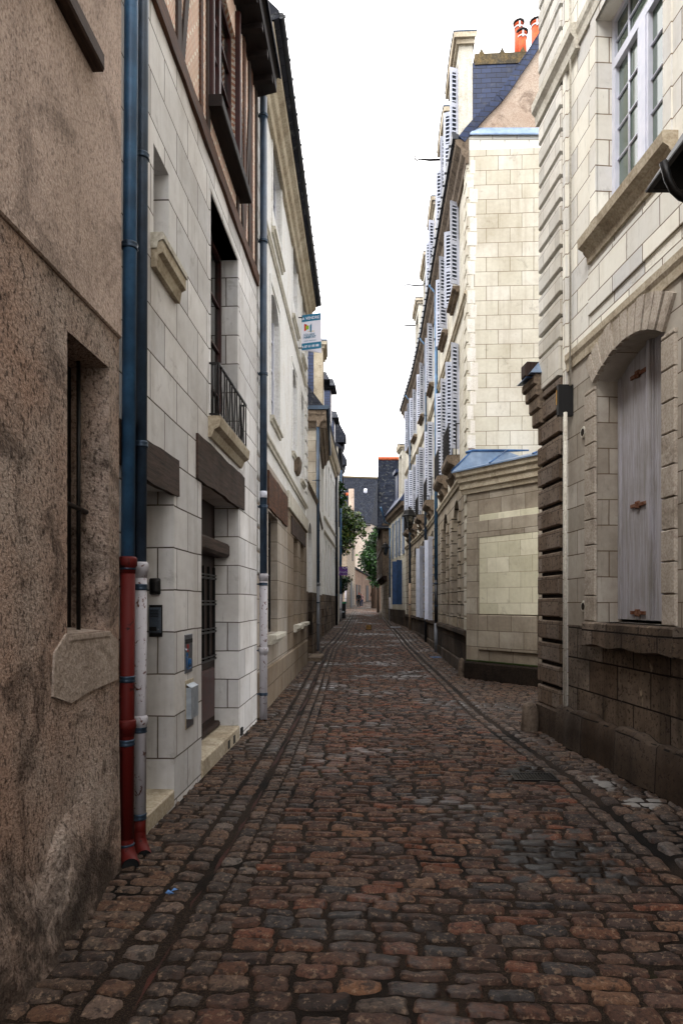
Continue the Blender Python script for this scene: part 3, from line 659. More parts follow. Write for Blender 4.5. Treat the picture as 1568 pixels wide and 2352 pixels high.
b = MB(f); b.bbox(wu0-.1, wu1+.22, .0, .15, 6.25, 6.36, .01); b.build('window_shelf', M['eave'], h2)
for q_ in (wu1, wu0-.05): b = MB(f); b.bbox(q_, q_+.05, -.1, .06, 6.37, 8.3, .01); b.build('window_post', M['redwood'], h2)
# eave
b = MB(f); b.sweep([(0,8.38),(.27,8.44),(.27,8.62),(.30,8.64),(.0,9.0),(-.0,8.9)], [-.05,E-.02]); b.build('eave', M['eave'], h2)
b = MB(f); b.sweep([(.26,8.66),(.33,8.63),(.33,8.69),(-2.6,11.8),(-5,8.7),(-5,8.45)], [-.1,E+.0]); b.build('roof', M['slate_old'], h2)
for k in range(14):
    u = .3+k*.38
    if u < E-.1: b = MB(f); b.box(u,u+.07,.0,.262,8.34,8.42); b.build('rafter_end', M['eave'], h2)
# small window
win(f, h2, wA[0], wA[1], wA[2], wA[3], .24, 'black', 'glass', 1, 1)
sill(f, h2, U(f,347), U(f,403), wA[2], .19, .085, 'trim'); sill(f, h2, U(f,347)-.01, U(f,403)+.01, wA[2]+.05, .11, .095, 'trimw')
# french window with wavy railing
win(f, h2, wB[0], wB[1], wB[2], wB[3], .26, 'redwood', 'glass', 2, 4, t=.055)
b = MB(f)
for aa, bb, c, d in ((wB[0]-.03,wB[0]+.0,wB[2],wB[3]),(wB[1],wB[1]+.06,wB[2],wB[3]+.05)): b.bbox(aa,bb,-.2,.012,c,d,.01)
b.bbox(wB[0]-.03,wB[1]+.06,-.2,.012,wB[3],wB[3]+.10,.01); b.build('window_surround', M['L2'], h2)
b = MB(f); b.sweep([(-.02,wB[2]-.20),(.03,wB[2]-.20),(.06,wB[2]-.13),(.11,wB[2]-.10),(.12,wB[2]-.03),(.12,wB[2]-.0),(-.02,wB[2])], [U(f,478),wB[1]+.13]); b.build('balcony_sill', M['trim'], h2)
railing(f, h2, wB[0]-.02, wB[1]+.05, .09, wB[2]+.02, wB[2]+.52, 11)
# doorways: steps, doors
b = MB(f); b.bbox(dA[0],dA[1],-.5,.006,.0,.135,.012); b.build('door_step', M['trim'], h2)
b = MB(f); b.bbox(dB[0]-.02,dB[1]+.0,-.34,.015,.0,.17,.012); b.build('door_step', M['trim'], h2)
b = MB(f); b.box(dA[0],dA[1],-.52,-.46,.13,2.47); b.build('door', M['doorw'], h2)
b = MB(f); b.box(dB[0],dB[1],-.33,-.28,.17,2.72); dd = b.build('door', M['doorw'], h2)
b = MB(f)
for i in range(2):
    ua = dB[0]+.08+i*(dB[1]-dB[0]-.08)/2; ub = ua+(dB[1]-dB[0]-.16)/2-.06
    b.bbox(ua,ub,-.28,-.25,.30,.86,.02)
b.build('door_panel', M['redwood'], dd)
b = MB(f); z_ = .95
ug = (dB[0]+dB[1])/2
for z in (.95,1.26,1.57,1.86): b.box(dB[0]+.06,dB[1]-.05,-.285,-.245,z,z+.022); b.box(dB[0]+.06,dB[1]-.05,-.285,-.245,z+.04,z+.055)
for k in range(7): u = dB[0]+.1+k*(dB[1]-dB[0]-.2)/6; b.box(u-.008,u+.008,-.283,-.25,.95,2.0)
b.build('door_grille', M['black'], dd)
b = MB(f); b.bbox(dB[0]+.06,dB[1]-.05,-.285,-.2,.17,.24,.02); b.build('weather_bar', M['doorw'], dd)
b = MB(f); zt_ = Z(f,525,1262,-.2); b.bbox(dB[0]-.0,dB[1]+.01,-.26,-.10,2.12,2.28,.03); b.build('transom_beam', M['darkwood'], h2)
b = MB(f); b.bbox(dB[0],dB[0]+.05,-.2,-.035,.17,2.7,.008); b.build('door_post', M['doorw'], h2)
# things on the wall
def facepanel(fr, o): pass
uR = dA[1]  # far reveal of the first doorway faces the camera
rev = Fr('L', [(300,5.08),(400,5.08)])
pr = at(400,1384,0.0001)
rv = L2(uR,0,0); rv2 = L2(uR,-.5,0)
class RevF:    # frame on the reveal: u from the street edge inwards, o towards the camera
    base = 0
    def __call__(s, u, o, z):
        p = L2(uR-o, -u, z); return p
RF = RevF()
def rpx(x, y):
    D = (L2(uR,0,0)-O).dot(FW); return (400-x)/F*D, EYE+(HY-y)/F*D
it = root('intercom', L2(uR-.02,-.2,1.55), 'blue grey door intercom with speaker slots on the doorway side wall', 'intercom')
(ua,za),(ub,zb2) = rpx(372,1398), rpx(343,1454)
b = MB(RF); b.bbox(ua-.004,ub+.0,.0,.012,zb2-.03,za+.03,.003); b.build('back_plate', M['blackm'], it)
b = MB(RF); b.bbox(ua+.002,ub-.004,.012,.04,zb2,za+.01,.01); b.build('housing', M['intercom'], it)
b = MB(RF)
for k in range(5): b.box(ua+.015,ub-.018,.0402,.042,za-.015-k*.012,za-.010-k*.012)
b.build('speaker_slot', M['blackm'], it)
b = MB(RF); b.box(ua+.03,ub-.012,.0402,.0425,zb2+.018,zb2+.05); b.build('display', M['dark_in'], it)
b = MB(RF); b.tube([(ua+.016,.04,zb2+.03),(ua+.016,.046,zb2+.03)], .006, 10); b.build('button', M['mail'], it)
(ua,za),(ub,zb2) = rpx(370,1328), rpx(344,1366)
b = MB(RF); b.bbox(ua,ub,.0,.05,zb2,za,.022); o_ = b.build('wall_box', M['blackm']); tag(o_, 'rounded black box on the doorway side wall above the intercom', 'wall box'); o_.modifiers.new('b','BEVEL').width = .01
f = L2
u0, u1 = U(f,424,1500), U(f,441,1500); z0, z1 = Z(f,424,1548), Z(f,424,1458)
lb = root('letter_box', f(u0,0,z0), 'steel letter box set flush in pale wall, with red stickers and blue scribble', 'letter box')
b = MB(f); b.bbox(u0,u1,-.02,.006,z0,z1,.003); b.build('door', M['mail'], lb)
b = MB(f); b.box(u0+.01,u1-.01,.0062,.009,z1-.075,z1-.04); b.build('slot', M['dark_in'], lb)
M['redst'] = simple('red_sticker','a02018',.5); M['bluest'] = simple('blue_scribble','1f6aa8',.5)
b = MB(f); b.box(u0+.055,u0+.10,.0062,.008,z1-.12,z1-.085); b.box(u0+.055,u0+.10,.0062,.008,z1-.145,z1-.132); b.build('sticker', M['redst'], lb)
b = MB(f); q = [(0,.10),(.03,.10),(.018,.10),(.018,.02),(.04,.02),(.05,.09),(.06,.03),(.07,.09),(.085,.03),(.10,.08),(.12,.02),(.03,.01)]
sx_ = (u1-u0)/.14; b.tube([(u0+.01+x*sx_,.008,z0+.02+z*1.1) for x,z in q], .0025, 5); b.tube([(u0+.055+.013*math.cos(t),.008,z0+.155+.016*math.sin(t)) for t in [k*.7 for k in range(10)]], .0025, 5); b.build('scribble', M['bluest'], lb)
b = MB(f); b.tube([(u0+.02,.006,z0+.2),(u0+.02,.014,z0+.2)], .008, 10); b.build('lock', M['white_paint'], lb)
u0, u1 = U(f,426,1600), U(f,443,1600); z0, z1 = Z(f,426,1652), Z(f,426,1572)
mb_ = root('metal_wall_cover', f(u0,0,z0), 'pale sheet metal hood fixed low on ashlar wall beside the dark door', 'cover')
b = MB(f); b.bbox(u0-.01,u1+.01,-.01,.006,z0-.09,z1+.03,.003); b.build('back_plate', M['trim'], mb_)
b = MB(f); b.poly(((u0,.0,z1),(u1,.0,z1),(u1,.05,z1-.03),(u0,.05,z1-.03))); b.box(u0,u1,.0,.05,z0+.0,z1-.03); b.build('hood', M['mailw'], mb_)
b = MB(f); b.box(u0+.01,u1-.01,.006,.010,z0-.08,z0-.01); b.build('lower_plate', M['mail'], mb_)
# vents in the plinth at the third pipe
b = MB(f)
for x in (1.0,): pass
for uu in (dB[1]+.10, dB[1]-.35, dB[1]-.62): b.box(uu,uu+.09,-.01,.018,.03,.12)
b.build('air_brick', M['dark_in'], h2)
# ================================================================== downpipes on the left
p = at(290,1384,4.02); downpipe(lean=.0062, name='downpipe', label='blue grey downpipe with a red cast iron lower half, by the roughcast house corner', P=p, r=.041, segs=[(1.86,9.2,'blue_pipe'),(.10,1.87,'red_pipe')], clamps=[3.79,1.82,1.13,.74,.10], shoe=1, foot='red_pipe', collars=[(1.87,'red_pipe'),(.87,'red_pipe')])
p = at(321,1384,4.22); downpipe(lean=.004, name='downpipe', label='blue grey downpipe with a chipped white lower half ending in red', P=p, r=.0365, segs=[(1.84,8.5,'slate_pipe'),(.22,1.85,'white_pipe'),(.08,.23,'red_pipe')], clamps=[4.48,2.62,1.70,.78,.22], shoe=1, foot='red_pipe', collars=[(1.85,'white_pipe'),(.86,'white_pipe')])
p = at(605,1384,8.86); downpipe('downpipe', 'dark downpipe with grey white foot between the timber-framed house and smooth stone house', p, .05, [(1.97,8.45,'slate_pipe'),(.02,1.98,'white_pipe')], [8.2,6.5,4.7,2.9,1.85,.95,.36], 0, 'white_pipe', [(1.98,'white_pipe'),(.98,'white_pipe')])
b = MB(); b.tube([(p.x,p.y,3.02),(p.x,p.y,3.11)], .0515, 20); o_ = b.build('sticker', M['white_paint']); o_.parent = bpy.data.objects['downpipe.002']; o_.location = -org(o_.parent)
# ================================================================== LEFT 3: smooth pale stone house
f = L3 = Fr('L', [(586,8.82),(704,17.3)]); h3 = root('smooth_stone_house', (*f.p[0],0), 'tall smooth pale stone house with long cornice, carrying the for-sale board', 'house')
E = f.L
ops = []; top3 = 9.35
def opx(xf, yt, yb, wdt, dep=.2, rise=0):
    u, z1_ = f.px(xf, yt); z0_ = f.px(xf, yb)[1]; return (u-wdt, u, z0_, z1_+rise, dep, rise)
w2 = [opx(645,385,545,1.15,.17), opx(682,578,722,1.0,.17), opx(699,655,780,.75,.17)]
w2 = [(w_[0],w_[1],8.0,9.0,.17,0) for w_ in w2]
w1 = [opx(641,768,1000,1.1,.17,.22), opx(681,905,1085,.95,.17,.2), opx(697,965,1130,.75,.17,.2)]
w1 = [(w_[0],w_[1],4.55,6.65,.17,.22) for w_ in w1]
w1[1] = w1[1][:2]+(4.75,6.6,.17,.22)
gA = U(f,637.5); w0 = [(gA-1.15,gA,1.10,3.02,.2,0), (U(f,684)-.95,U(f,684),1.12,3.0,.2,0), (U(f,697.5)-.85,U(f,697.5),1.12,3.0,.2,0)]
m = wall_mb(f, 0, E, 3.75, top3, w1+w2, 5); m.build('upper_wall', M['L3'], h3)
mid = U(f,660)
m = wall_mb(f, 0, mid, -.02, 3.75, [w0[0]], 5, sides=False); m.poly(((0,0,0),(0,-5,0),(0,-5,3.75),(0,0,3.75))); m.build('ground_floor_wall', M['L3g'], h3)
m = wall_mb(f, mid, E, -.02, 3.75, w0[1:], 5, sides=False); m.poly(((E,0,0),(E,-5,0),(E,-5,3.75),(E,0,3.75))); m.build('yellowed_wall', M['L3y'], h3)
m = MB(f); m.bbox(0.2,E-.02,.0,.03,-.02,.62,.02); m.build('plinth', M['L3y'], h3)
beam(f, h3, U(f,614), U(f,658), 3.05, 3.62, .03, 'brownwood', 'lintel')
beam(f, h3, U(f,668), U(f,700), 3.02, 3.38, .02, 'darkwood', 'lintel')
m = MB(f); m.bbox(U(f,659), E+.0, .0, .05, 3.45, 3.78, .012); m.build('stone_band', M['trimw'], h3)
for w_ in w0:
    win(f, h3, *w_[:4], .2, 'black', 'glass', 2, 4); sill(f, h3, w_[0]-.06, w_[1]+.12, w_[2]+.0, .15, .14, 'trimw')
for w_ in w1:
    win(f, h3, *w_[:4], .17, 'white_paint', 'glass', 2, 4, rise=0); sill(f, h3, w_[0]-.08, w_[1]+.08, w_[2], .10, .07, 'trimw')
    surround(f, h3, 'L3', w_[0]-.02, w_[1]+.02, w_[2], w_[3]+.03, .08, .018)
for w_ in w2:
    win(f, h3, *w_[:4], .17, 'white_paint', 'glass', 2, 3); sill(f, h3, w_[0]-.1, w_[1]+.12, 7.62, .10, .07, 'trimw')
    surround(f, h3, 'L3', w_[0]-.02, w_[1]+.02, 7.64, w_[3]+.1, .09, .018)
string(f, h3, .35, E-.2, 7.25, .1, .05, 'trimw'); string(f, h3, .35, E-.2, 4.12, .12, .06, 'trimw')
m = MB(f); m.sweep([(0,4.42),(.05,4.43),(.09,4.5),(.11,4.6),(.12,4.73),(0,4.73)], [w1[1][1]-.55,w1[1][1]+.05]); m.build('bracket_sill', M['trimd'], h3)
quoins(f, .0, .34, .035, 2.0, 8.9, .33, .05, h3, M['L3']); quoins(f, E-.5, E+.01, .035, 3.8, 9.0, .33, .05, h3, M['L3'])
m = MB(f); m.sweep([(-.01,9.0),(.06,9.0),(.08,9.14),(.13,9.18),(.16,9.3),(.24,9.36),(.25,9.44),(-.01,9.46)], [0.0,E+.05]); m.build('cornice', M['trim'], h3)
m = MB(f); m.sweep([(.25,9.45),(.32,9.47),(.33,9.56),(.30,9.60),(-2.4,12.2),(-5,9.6),(-5,9.4)], [-.02,E+.08]); m.build('roof', M['slate_old'], h3)
m = MB(f); m.tube([(.0,.35,9.52),(E+.08,.35,9.52)], .045, 8); 
for k in range(24): m.box(E*k/24,E*k/24+.02,.33,.41,9.5,9.53)
m.build('gutter', M['black_pipe'], h3)
# for sale board, V shaped
sc_ = at(716,764,15.0)
def board():
    rt = root('for_sale_board', sc_, 'white and teal V shaped for-sale board fixed high on the smooth stone house', 'for-sale board')
    M['teal'] = simple('teal_print','1c6e90',.4,0,.05); M['bwhite'] = simple('board_white','dcdce8',.4,0,.05)
    cols = {'r':simple('print_red','c02820',.4), 'y':simple('print_yellow','d8a818',.4), 'g':simple('print_green','86b428',.4)}
    w_, h_ = .47, .80; p0 = Vector((sc_.x-.23, sc_.y, sc_.z)); ang = math.radians(-8)
    class BF:
        def __init__(s, a): s.a = a
        def __call__(s, u, o, z): return Vector((p0.x+u*math.cos(s.a)+o*math.sin(s.a)*1, p0.y+u*math.sin(s.a)-o*math.cos(s.a), p0.z+z))
    for i, an in enumerate((math.radians(-14), math.radians(22))):
        bf = BF(an); hh = h_/2
        b = MB(bf); b.box(0,w_,-.008,0,-hh,hh); pn = b.build('panel', M['bwhite'], rt)
        if i == 1: 
            b = MB(bf); b.box(0,w_,-.0135,-.0085,-hh,-hh+.2); b.box(0,w_,-.0135,-.0085,hh-.2,hh); b.build('teal_band', M['teal'], pn)
            continue
        b = MB(bf); b.box(0,w_,.001,.004,-hh,-hh+.15); b.box(0,w_-.02,.001,.004,hh-.155,hh); b.build('teal_band', M['teal'], pn)
        b = MB(bf)
        b.poly(((.06,.003,.02),(.06,.003,.2),(.13,.003,.17),(.13,.003,.06))); b.build('logo', cols['r'], pn)
        b = MB(bf); b.poly(((.10,.005,.06),(.10,.005,.14),(.17,.005,.15),(.17,.005,.06))); b.build('logo', cols['g'], pn)
        b = MB(bf); b.poly(((.13,.004,.018),(.30,.004,.01),(.30,.004,.0),(.18,.004,.005))); b.build('logo', cols['y'], pn)
        b = MB(bf); b.poly(((.20,.006,.0),(.20,.006,.14),(.24,.006,.19),(.235,.006,-.02))); b.build('logo', M['teal'], pn)
        for s, x, z, sz, mt in (('A VENDRE',.01,hh-.115,.088,'bwhite'),('SQUARE',.05,-.085,.072,'teal'),('HABITAT',.05,-.145,.072,'teal'),('CREDIT AGRICOLE',.055,-.215,.034,'teal'),('6 87 61 85 88',.01,-hh+.045,.072,'bwhite')):
            cu = bpy.data.curves.new('lettering','FONT'); cu.body = s; cu.size = sz; cu.extrude = .001; cu.offset = .0018 if sz > .05 and s != 'SQUARE' else 0
            ob = bpy.data.objects.new('lettering', cu); C.objects.link(ob)
            bpy.context.view_layer.update(); me = bpy.data.meshes.new_from_object(ob.evaluated_get(bpy.context.evaluated_depsgraph_get())); bpy.data.objects.remove(ob)
            o2 = bpy.data.objects.new('lettering', me); C.objects.link(o2); me.materials.clear(); me.materials.append(M[mt])
            o2.parent = pn; loc = bf(x, .0065, z)-org(pn); o2.location = loc; o2.rotation_euler = (math.pi/2, 0, an)
    b = MB(); b.box(p0.x-.25,p0.x+.02,p0.y-.01,p0.y+.01,p0.z-.36,p0.z-.34); b.box(p0.x-.25,p0.x+.02,p0.y-.01,p0.y+.01,p0.z+.34,p0.z+.36); b.build('bracket', M['black'], rt)
board()
# ================================================================== LEFT: gate wall, next houses
f = GW = Fr('L', [(704,17.32),(728,21.0)]); hg = root('gate_wall', (*f.p[0],0), 'smooth pale screen wall with a tall round arched doorway, between two houses on the left', 'wall')
E = f.L; ga = (.45, 1.75, .12, 3.85, .35, .62)
m = wall_mb(f, 0, E, 1.9, 4.75, [(ga[0],ga[1],1.9)+ga[3:]], .5); m.build('wall', M['L3'], hg)
m = wall_mb(f, 0, E, -.02, 1.9, [(ga[0],ga[1],.12,1.9,.35)], .5, top=False); m.build('lower_wall', M['R1lo'], hg)
string(f, hg, -.0, E, 4.85, .14, .06, 'trimd', 'coping')
m = MB(f); m.box(ga[0],ga[1],-.34,-.30,.12,3.84); m.build('door', M['doorw'], hg)
m = MB(f); m.bbox(ga[0]-.1,ga[1],.0,.35,-.02,.11,.03); m.build('door_step', M['trimd'], hg)
f = L4 = Fr('L', [(728,21.0),(739,27.4)]); h4 = root('house_with_stone_dormer', (*f.p[0],0), 'narrower pale house with stone dormer, dark zinc gutter and downpipe, beyond the arched gate wall', 'house')
E = f.L; g0 = -.1
ops = [(.8,1.7,5.3,7.0,.18,0),(2.9,3.8,5.3,7.0,.18,0),(4.9,5.8,5.3,7.0,.18,0),(.9,1.7,1.3,3.4,.18,0),(3.0,3.9,1.3,3.4,.18,0),(5.0,5.8,1.3,3.4,.18,0)]
m = wall_mb(f, 0, E, 1.9, 7.5, [o[:2]+(max(o[2],1.9),)+o[3:] for o in ops], 5, top=False); m.build('wall', M['L3'], h4)
m = wall_mb(f, 0, E, g0, 1.9, [o[:3]+(1.9,)+o[4:] for o in ops if o[2]<1.9], 5, top=False); m.build('lower_wall', M['R1lo'], h4)
for o in ops: win(f, h4, *o[:4], .18, 'white_paint' if o[2] > 2 else 'black', 'glass', 2, 3)
string(f, h4, 0, E, 4.75, .12, .05, 'trimd')
sf = Fr('L', [(640,21.0),(728,21.0)])
m = MB(sf); m.box(0, sf.L-.02, -.01, .02, 0, 7.5); m.build('side_wall', M['annex'], h4)
m = MB(f); m.sweep([(-.01,7.2),(.08,7.2),(.12,7.35),(.2,7.4),(.24,7.55),(.30,7.6),(.30,7.72),(-.01,7.74)], [-.22,E+.1]); m.build('cornice', M['trimd'], h4)
m = MB(sf); m.sweep([(-.01,7.2),(.08,7.2),(.12,7.35),(.2,7.4),(.22,7.55),(.24,7.6),(.24,7.72),(-.01,7.74)], [0,sf.L+.3]); m.build('cornice', M['trimd'], h4)
m = MB(f); m.tube([(-.26,.33,7.82),(E,.33,7.82)], .07, 8); m.build('gutter', M['slate_pipe'], h4)
m = MB(sf); m.box(.2,sf.L+.33,.20,.28,7.74,7.86); m.build('gutter', M['slate_pipe'], h4)
m = MB(f); m.sweep([(.28,7.74),(.28,7.78),(-1.9,10.6),(-5,12.2),(-5,7.74)], [-.2,E]); m.build('roof', M['slate_old'], h4)
def dormer(fr, par, u0, u1, o, z0, z1, back, mat='trim', roofm='slate', slated=False, wide=.12, shut=None, pedim=0, ctop=None):
    """dormer: front at offset o; cheeks run back"""
    cheek = M['slate'] if slated else M[mat]
    b = MB(fr); jw = .16
    b.box(u0,u0+jw,o-.30,o,z0,z1-.0); b.box(u1-jw,u1,o-.30,o,z0,z1); b.box(u0+jw,u1-jw,o-.30,o,z1-.22,z1); b.box(u0+jw,u1-jw,o-.3,o-.02,z0,z0+.3)
    d = b.build('dormer', M[mat], par)
    b = MB(fr); b.box(u0+.01,u1-.01,-back,o-.301,z0-.4,(ctop or z1)-.03); b.build('cheek', M['slate'], d)
    b = MB(fr); n = 8
    if pedim:
        prof = [(u0-wide+(u1-u0+2*wide)*k/n, z1+.1+pedim*math.sin(math.pi*k/n)) for k in range(n+1)]
    else: prof = [(u0-wide,z1+.1),(u1+wide,z1+.1)]
    b.box(u0-wide*.5,u1+wide*.5,-.2,o+wide*.5,z1,z1+.12); 
    bt = [(u0-wide,z1+.12)]+prof+[(u1+wide,z1+.12)]
    P = prof; k = len(P)
    for (p,q),(p2,q2) in zip(P, P[1:]):
        b.poly(((p,o+wide,q+.14),(p2,o+wide,q2+.14),(p2,o+wide,z1+.1),(p,o+wide,z1+.1))); b.poly(((p,o+wide,q+.14),(p2,o+wide,q2+.14),(p2,-.25,q2+.14),(p,-.25,q+.14)))
    b.poly(((u0-wide,o+wide,z1+.1),(u1+wide,o+wide,z1+.1),(u1+wide,-.2,z1+.1),(u0-wide,-.2,z1+.1)))
    for u in (u0-wide,u1+wide): b.poly(((u,o+wide,z1+.1),(u,-.25,z1+.1),(u,-.25,z1+.24),(u,o+wide,z1+.24)))
    b.build('dormer_cornice', M['trim'], d)
    b = MB(fr)
    for (p,q),(p2,q2) in zip(prof, prof[1:]): b.poly(((p,o+wide+.02,q+.145),(p2,o+wide+.02,q2+.145),(p2,-.24,q2+.145),(p,-.24,q+.145))); b.poly(((p,o+wide+.02,q+.145),(p2,o+wide+.02,q2+.145),(p2,o+wide+.02,q2+.115),(p,o+wide+.02,q+.115)))
    for (p,q) in (prof[0],prof[-1]): b.poly(((p-.004,o+wide+.02,q+.145),(p-.004,-.24,q+.145),(p-.004,-.24,q+.11),(p-.004,o+wide+.02,q+.11)))
    b.build('lead_capping', M['slate_pipe'], d)
    b = MB(fr); b.box(u0+jw,u1-jw,o-.26,o-.24,z0+.3,z1-.22); b.build('dormer_window', M['glass'], d)
    return d
dormer(f, h4, .35, 1.5, .18, 7.8, 9.9, 2.4, 'trim', pedim=.25)
def slate_dormer(fr, par, u0, u1, o, z0, z1, back):
    b = MB(fr); b.box(u0,u1,-back,o,z0,z1); d = b.build('dormer', M['slate'], par)
    b = MB(fr); um = (u0+u1)/2
    b.poly(((u0-.12,o+.25,z1),(u0-.12,-back,z1),(um,-back,z1+.5),(um,o+.1,z1+.5))); b.poly(((u1+.12,o+.25,z1),(u1+.12,-back,z1),(um,-back,z1+.5),(um,o+.1,z1+.5)))
    b.poly(((u0-.12,o+.25,z1-.02),(u1+.12,o+.25,z1-.02),(u1+.12,-back,z1-.02),(u0-.12,-back,z1-.02))); b.poly(((u0-.12,o+.25,z1),(u1+.12,o+.25,z1),(um,o+.1,z1+.5)))
    b.build('dormer_roof', M['slate_old'], d)
    b = MB(fr); b.box(u0+.1,u1-.1,o-.02,o+.02,z0+.5,z1-.1); b.build('dormer_window', M['redwood'], d)
slate_dormer(f, h4, 3.4, 4.4, .12, 7.8, 9.9, 2.5)
f = L5 = Fr('L', [(743,27.4),(770,35.6)]); h5 = root('long_pale_house', (*f.p[0],.2), 'long pale plastered house with two rows of tall windows and string courses, far left', 'house')
E = f.L
ops = [(a_,a_+.9,5.6,7.9,.15,0) for a_ in (1.0,2.7,4.4,6.1,7.4)]+[(a_,a_+.8,1.9,4.3,.15,0) for a_ in (1.0,2.7,4.4,6.1,7.4)]
m = wall_mb(f, 0, E, 1.95, 8.6, [o[:2]+(max(o[2],1.95),)+o[3:] for o in ops], 5, top=False); m.build('wall', M['L3'], h5)
m = wall_mb(f, 0, E, -.1, 1.95, [], 5, top=False); m.build('lower_wall', M['R1lo'], h5)
for o in ops: win(f, h5, *o[:4], .15, 'white_paint', 'glass', 2, 3)
string(f, h5, 0, E, 5.25, .12, .06, 'trimw'); string(f, h5, 0, E, 4.65, .12, .06, 'trimw')
m = MB(f); m.sweep([(-.01,8.35),(.08,8.35),(.12,8.5),(.2,8.55),(.27,8.75),(.27,8.9),(-.01,8.9)], [-.1,E+.1]); m.build('cornice', M['trim'], h5)
m = MB(f); m.sweep([(.29,8.9),(.32,8.98),(-1.9,11.6),(-5,13),(-5,8.9)], [-.1,E]); m.build('roof', M['slate_old'], h5)
slate_dormer(f, h5, 1.0, 2.0, .2, 9.0, 11.0, 2.5); slate_dormer(f, h5, 5.2, 6.2, .1, 9.0, 10.8, 2.5)
f = L6 = Fr('L', [(776,36),(784,52)]); h6 = root('house_with_jettied_eaves', (*f.p[0],.4), 'far left house with small slated roofs jutting over the street on curved brackets', 'house')
E = f.L
m = wall_mb(f, 0, E, 0, 10.2, [(3,4,6,8,.15,0),(7,8,6,8,.15,0),(3,4,1.8,4,.15,0)], 5); m.build('wall', M['trimw'], h6)
for o in ((3,4,6,8),(7,8,6,8),(3,4,1.8,4)): win(f, h6, *o, .15, 'black')
for u, z in ((2.0,11.3),(8.8,11.4)):
    m = MB(f); m.poly(((u,-.6,z+1.9),(u+1.6,-.6,z+1.9),(u+1.6,.45,z),(u,.45,z))); m.box(u,u+1.6,-1,.45,z-.12,z); m.box(u,u+1.6,-.6,.36,z-.36,z-.12)
    m.poly(((u,-.6,z+1.9),(u,.45,z),(u,-1,z))); m.poly(((u+1.6,-.6,z+1.9),(u+1.6,.45,z),(u+1.6,-1,z)))
    n = 6
    for k in range(n):
        t0, t1 = k/n*math.pi/2, (k+1)/n*math.pi/2
        m.poly(((u,.36*math.sin(t0)-.02,z-.36-(.4*(math.cos(t0))) ),(u+1.6,.36*math.sin(t0)-.02,z-.36-.4*math.cos(t0)),(u+1.6,.36*math.sin(t1)-.02,z-.36-.4*math.cos(t1)),(u,.36*math.sin(t1)-.02,z-.36-.4*math.cos(t1))))
    m.build('jettied_roof', M['slate_old'], h6)
m = MB(f); m.sweep([(.2,10.1),(.22,10.2),(-2.5,12.3),(-5,10.1)], [0,E]); m.build('roof', M['slate_old'], h6)
p = at(730,1384,20.85); downpipe('downpipe', 'dark downpipe with long grey foot at the corner beside the arched gate wall', p, .055, [(2.2,7.5,'slate_pipe'),(.05,2.22,'grey_pipe')], [5.5,3.9,2.9,1.6,.9], 1, 'black_pipe', [(2.22,'grey_pipe'),(.95,'grey_pipe')])
p = at(773,1384,35.3); downpipe('downpipe', 'thin black downpipe at the end of the long pale house', p, .07, [(.3,9.0,'black_pipe')], [6,4,2], 0)
p = at(782,1384,39.5); downpipe('downpipe', 'bright blue downpipe with white foot near the purple sign', p, .07, [(2.1,9.6,'blue_pipe'),(.45,2.12,'white_pipe')], [7,5,3,1.2], 1, 'black_pipe')
m = MB(); pz = at(712,1505,18.2); m.box(pz.x-.35,pz.x+.12,pz.y-.25,pz.y+.2,.0,.06); 
# purple hanging sign
c_ = at(787,1312,39.0); rt = root('hanging_shop_sign', c_, 'small purple hanging sign with white handwriting on the far left', 'shop sign')
M['purple'] = simple('purple_enamel','4a1470',.4,0,.1)
m = MB(); m.box(c_.x-.29,c_.x+.29,c_.y-.02,c_.y+.02,c_.z-.25,c_.z+.26); pn = m.build('panel', M['purple'], rt)
m = MB(); q = [(-.26,-.06),(-.28,-.1),(-.25,-.13),(-.2,-.1),(-.14,.04),(-.1,-.1),(-.04,-.08),(-.05,-.02),(0,-.1),(.03,-.03),(.06,-.1),(.09,-.03),(.12,-.1),(.15,-.03),(.17,-.1),(.2,-.03),(.24,-.08),(.27,-.1)]
m.tube([(c_.x+x,c_.y-.026,c_.z+z) for x,z in q], .009, 5); m.tube([(c_.x+x,c_.y-.026,c_.z+z) for x,z in [(-.02,.22),(.05,.17),(.14,.13),(.22,.2),(.26,.15),(.27,.22),(.2,.23)]], .011, 5)
m.tube([(c_.x+x,c_.y-.026,c_.z-.17+.006*math.sin(x*90)) for x in [-.02+.02*k for k in range(14)]], .004, 4); m.build('handwriting', M['bwhite'], pn)
m = MB(); m.box(c_.x-.35,c_.x+.3,c_.y-.012,c_.y+.012,c_.z+.27,c_.z+.29); m.build('bracket', M['black'], rt)
# ================================================================== RIGHT 1
M['trimj'] = plaster('jamb_stone', 'b4aa9e', 'a09688', '6a5e52', .45, 1.6, .3, 50, .4)
f = R1 = Fr('R', [(2220,3.0),(1243,8.253)]); r1 = root('corner_stone_house', (*f.p[0],0), 'large cream stone house with rusticated corner and shuttered arched window, nearest on the right', 'house')
E = f.L
def RU(x, o=0): return f.px(x, 1384, o)[0]
aL, aR = RU(1523.6), RU(1369.5)       # lower opening: near edge, far edge
uQ = RU(1297)
lw = (aL, aR, 1.40, 4.06, .26, .18); uw = (RU(1525), RU(1369.5), 5.42, 7.60, .26, 0)
m = wall_mb(f, -17, E, 4.28, 14, [uw], 6); m.build('upper_wall', M['R1up'], r1)
m = wall_mb(f, -17, E, 1.35, 4.28, [lw[:2]+(1.40,)+lw[3:]], 6, top=False); m.build('wall', M['R1mid'], r1)
m = wall_mb(f, -17, E, -.05, 1.35, [], 6, top=False); m.build('lower_wall', M['R1lo'], r1)
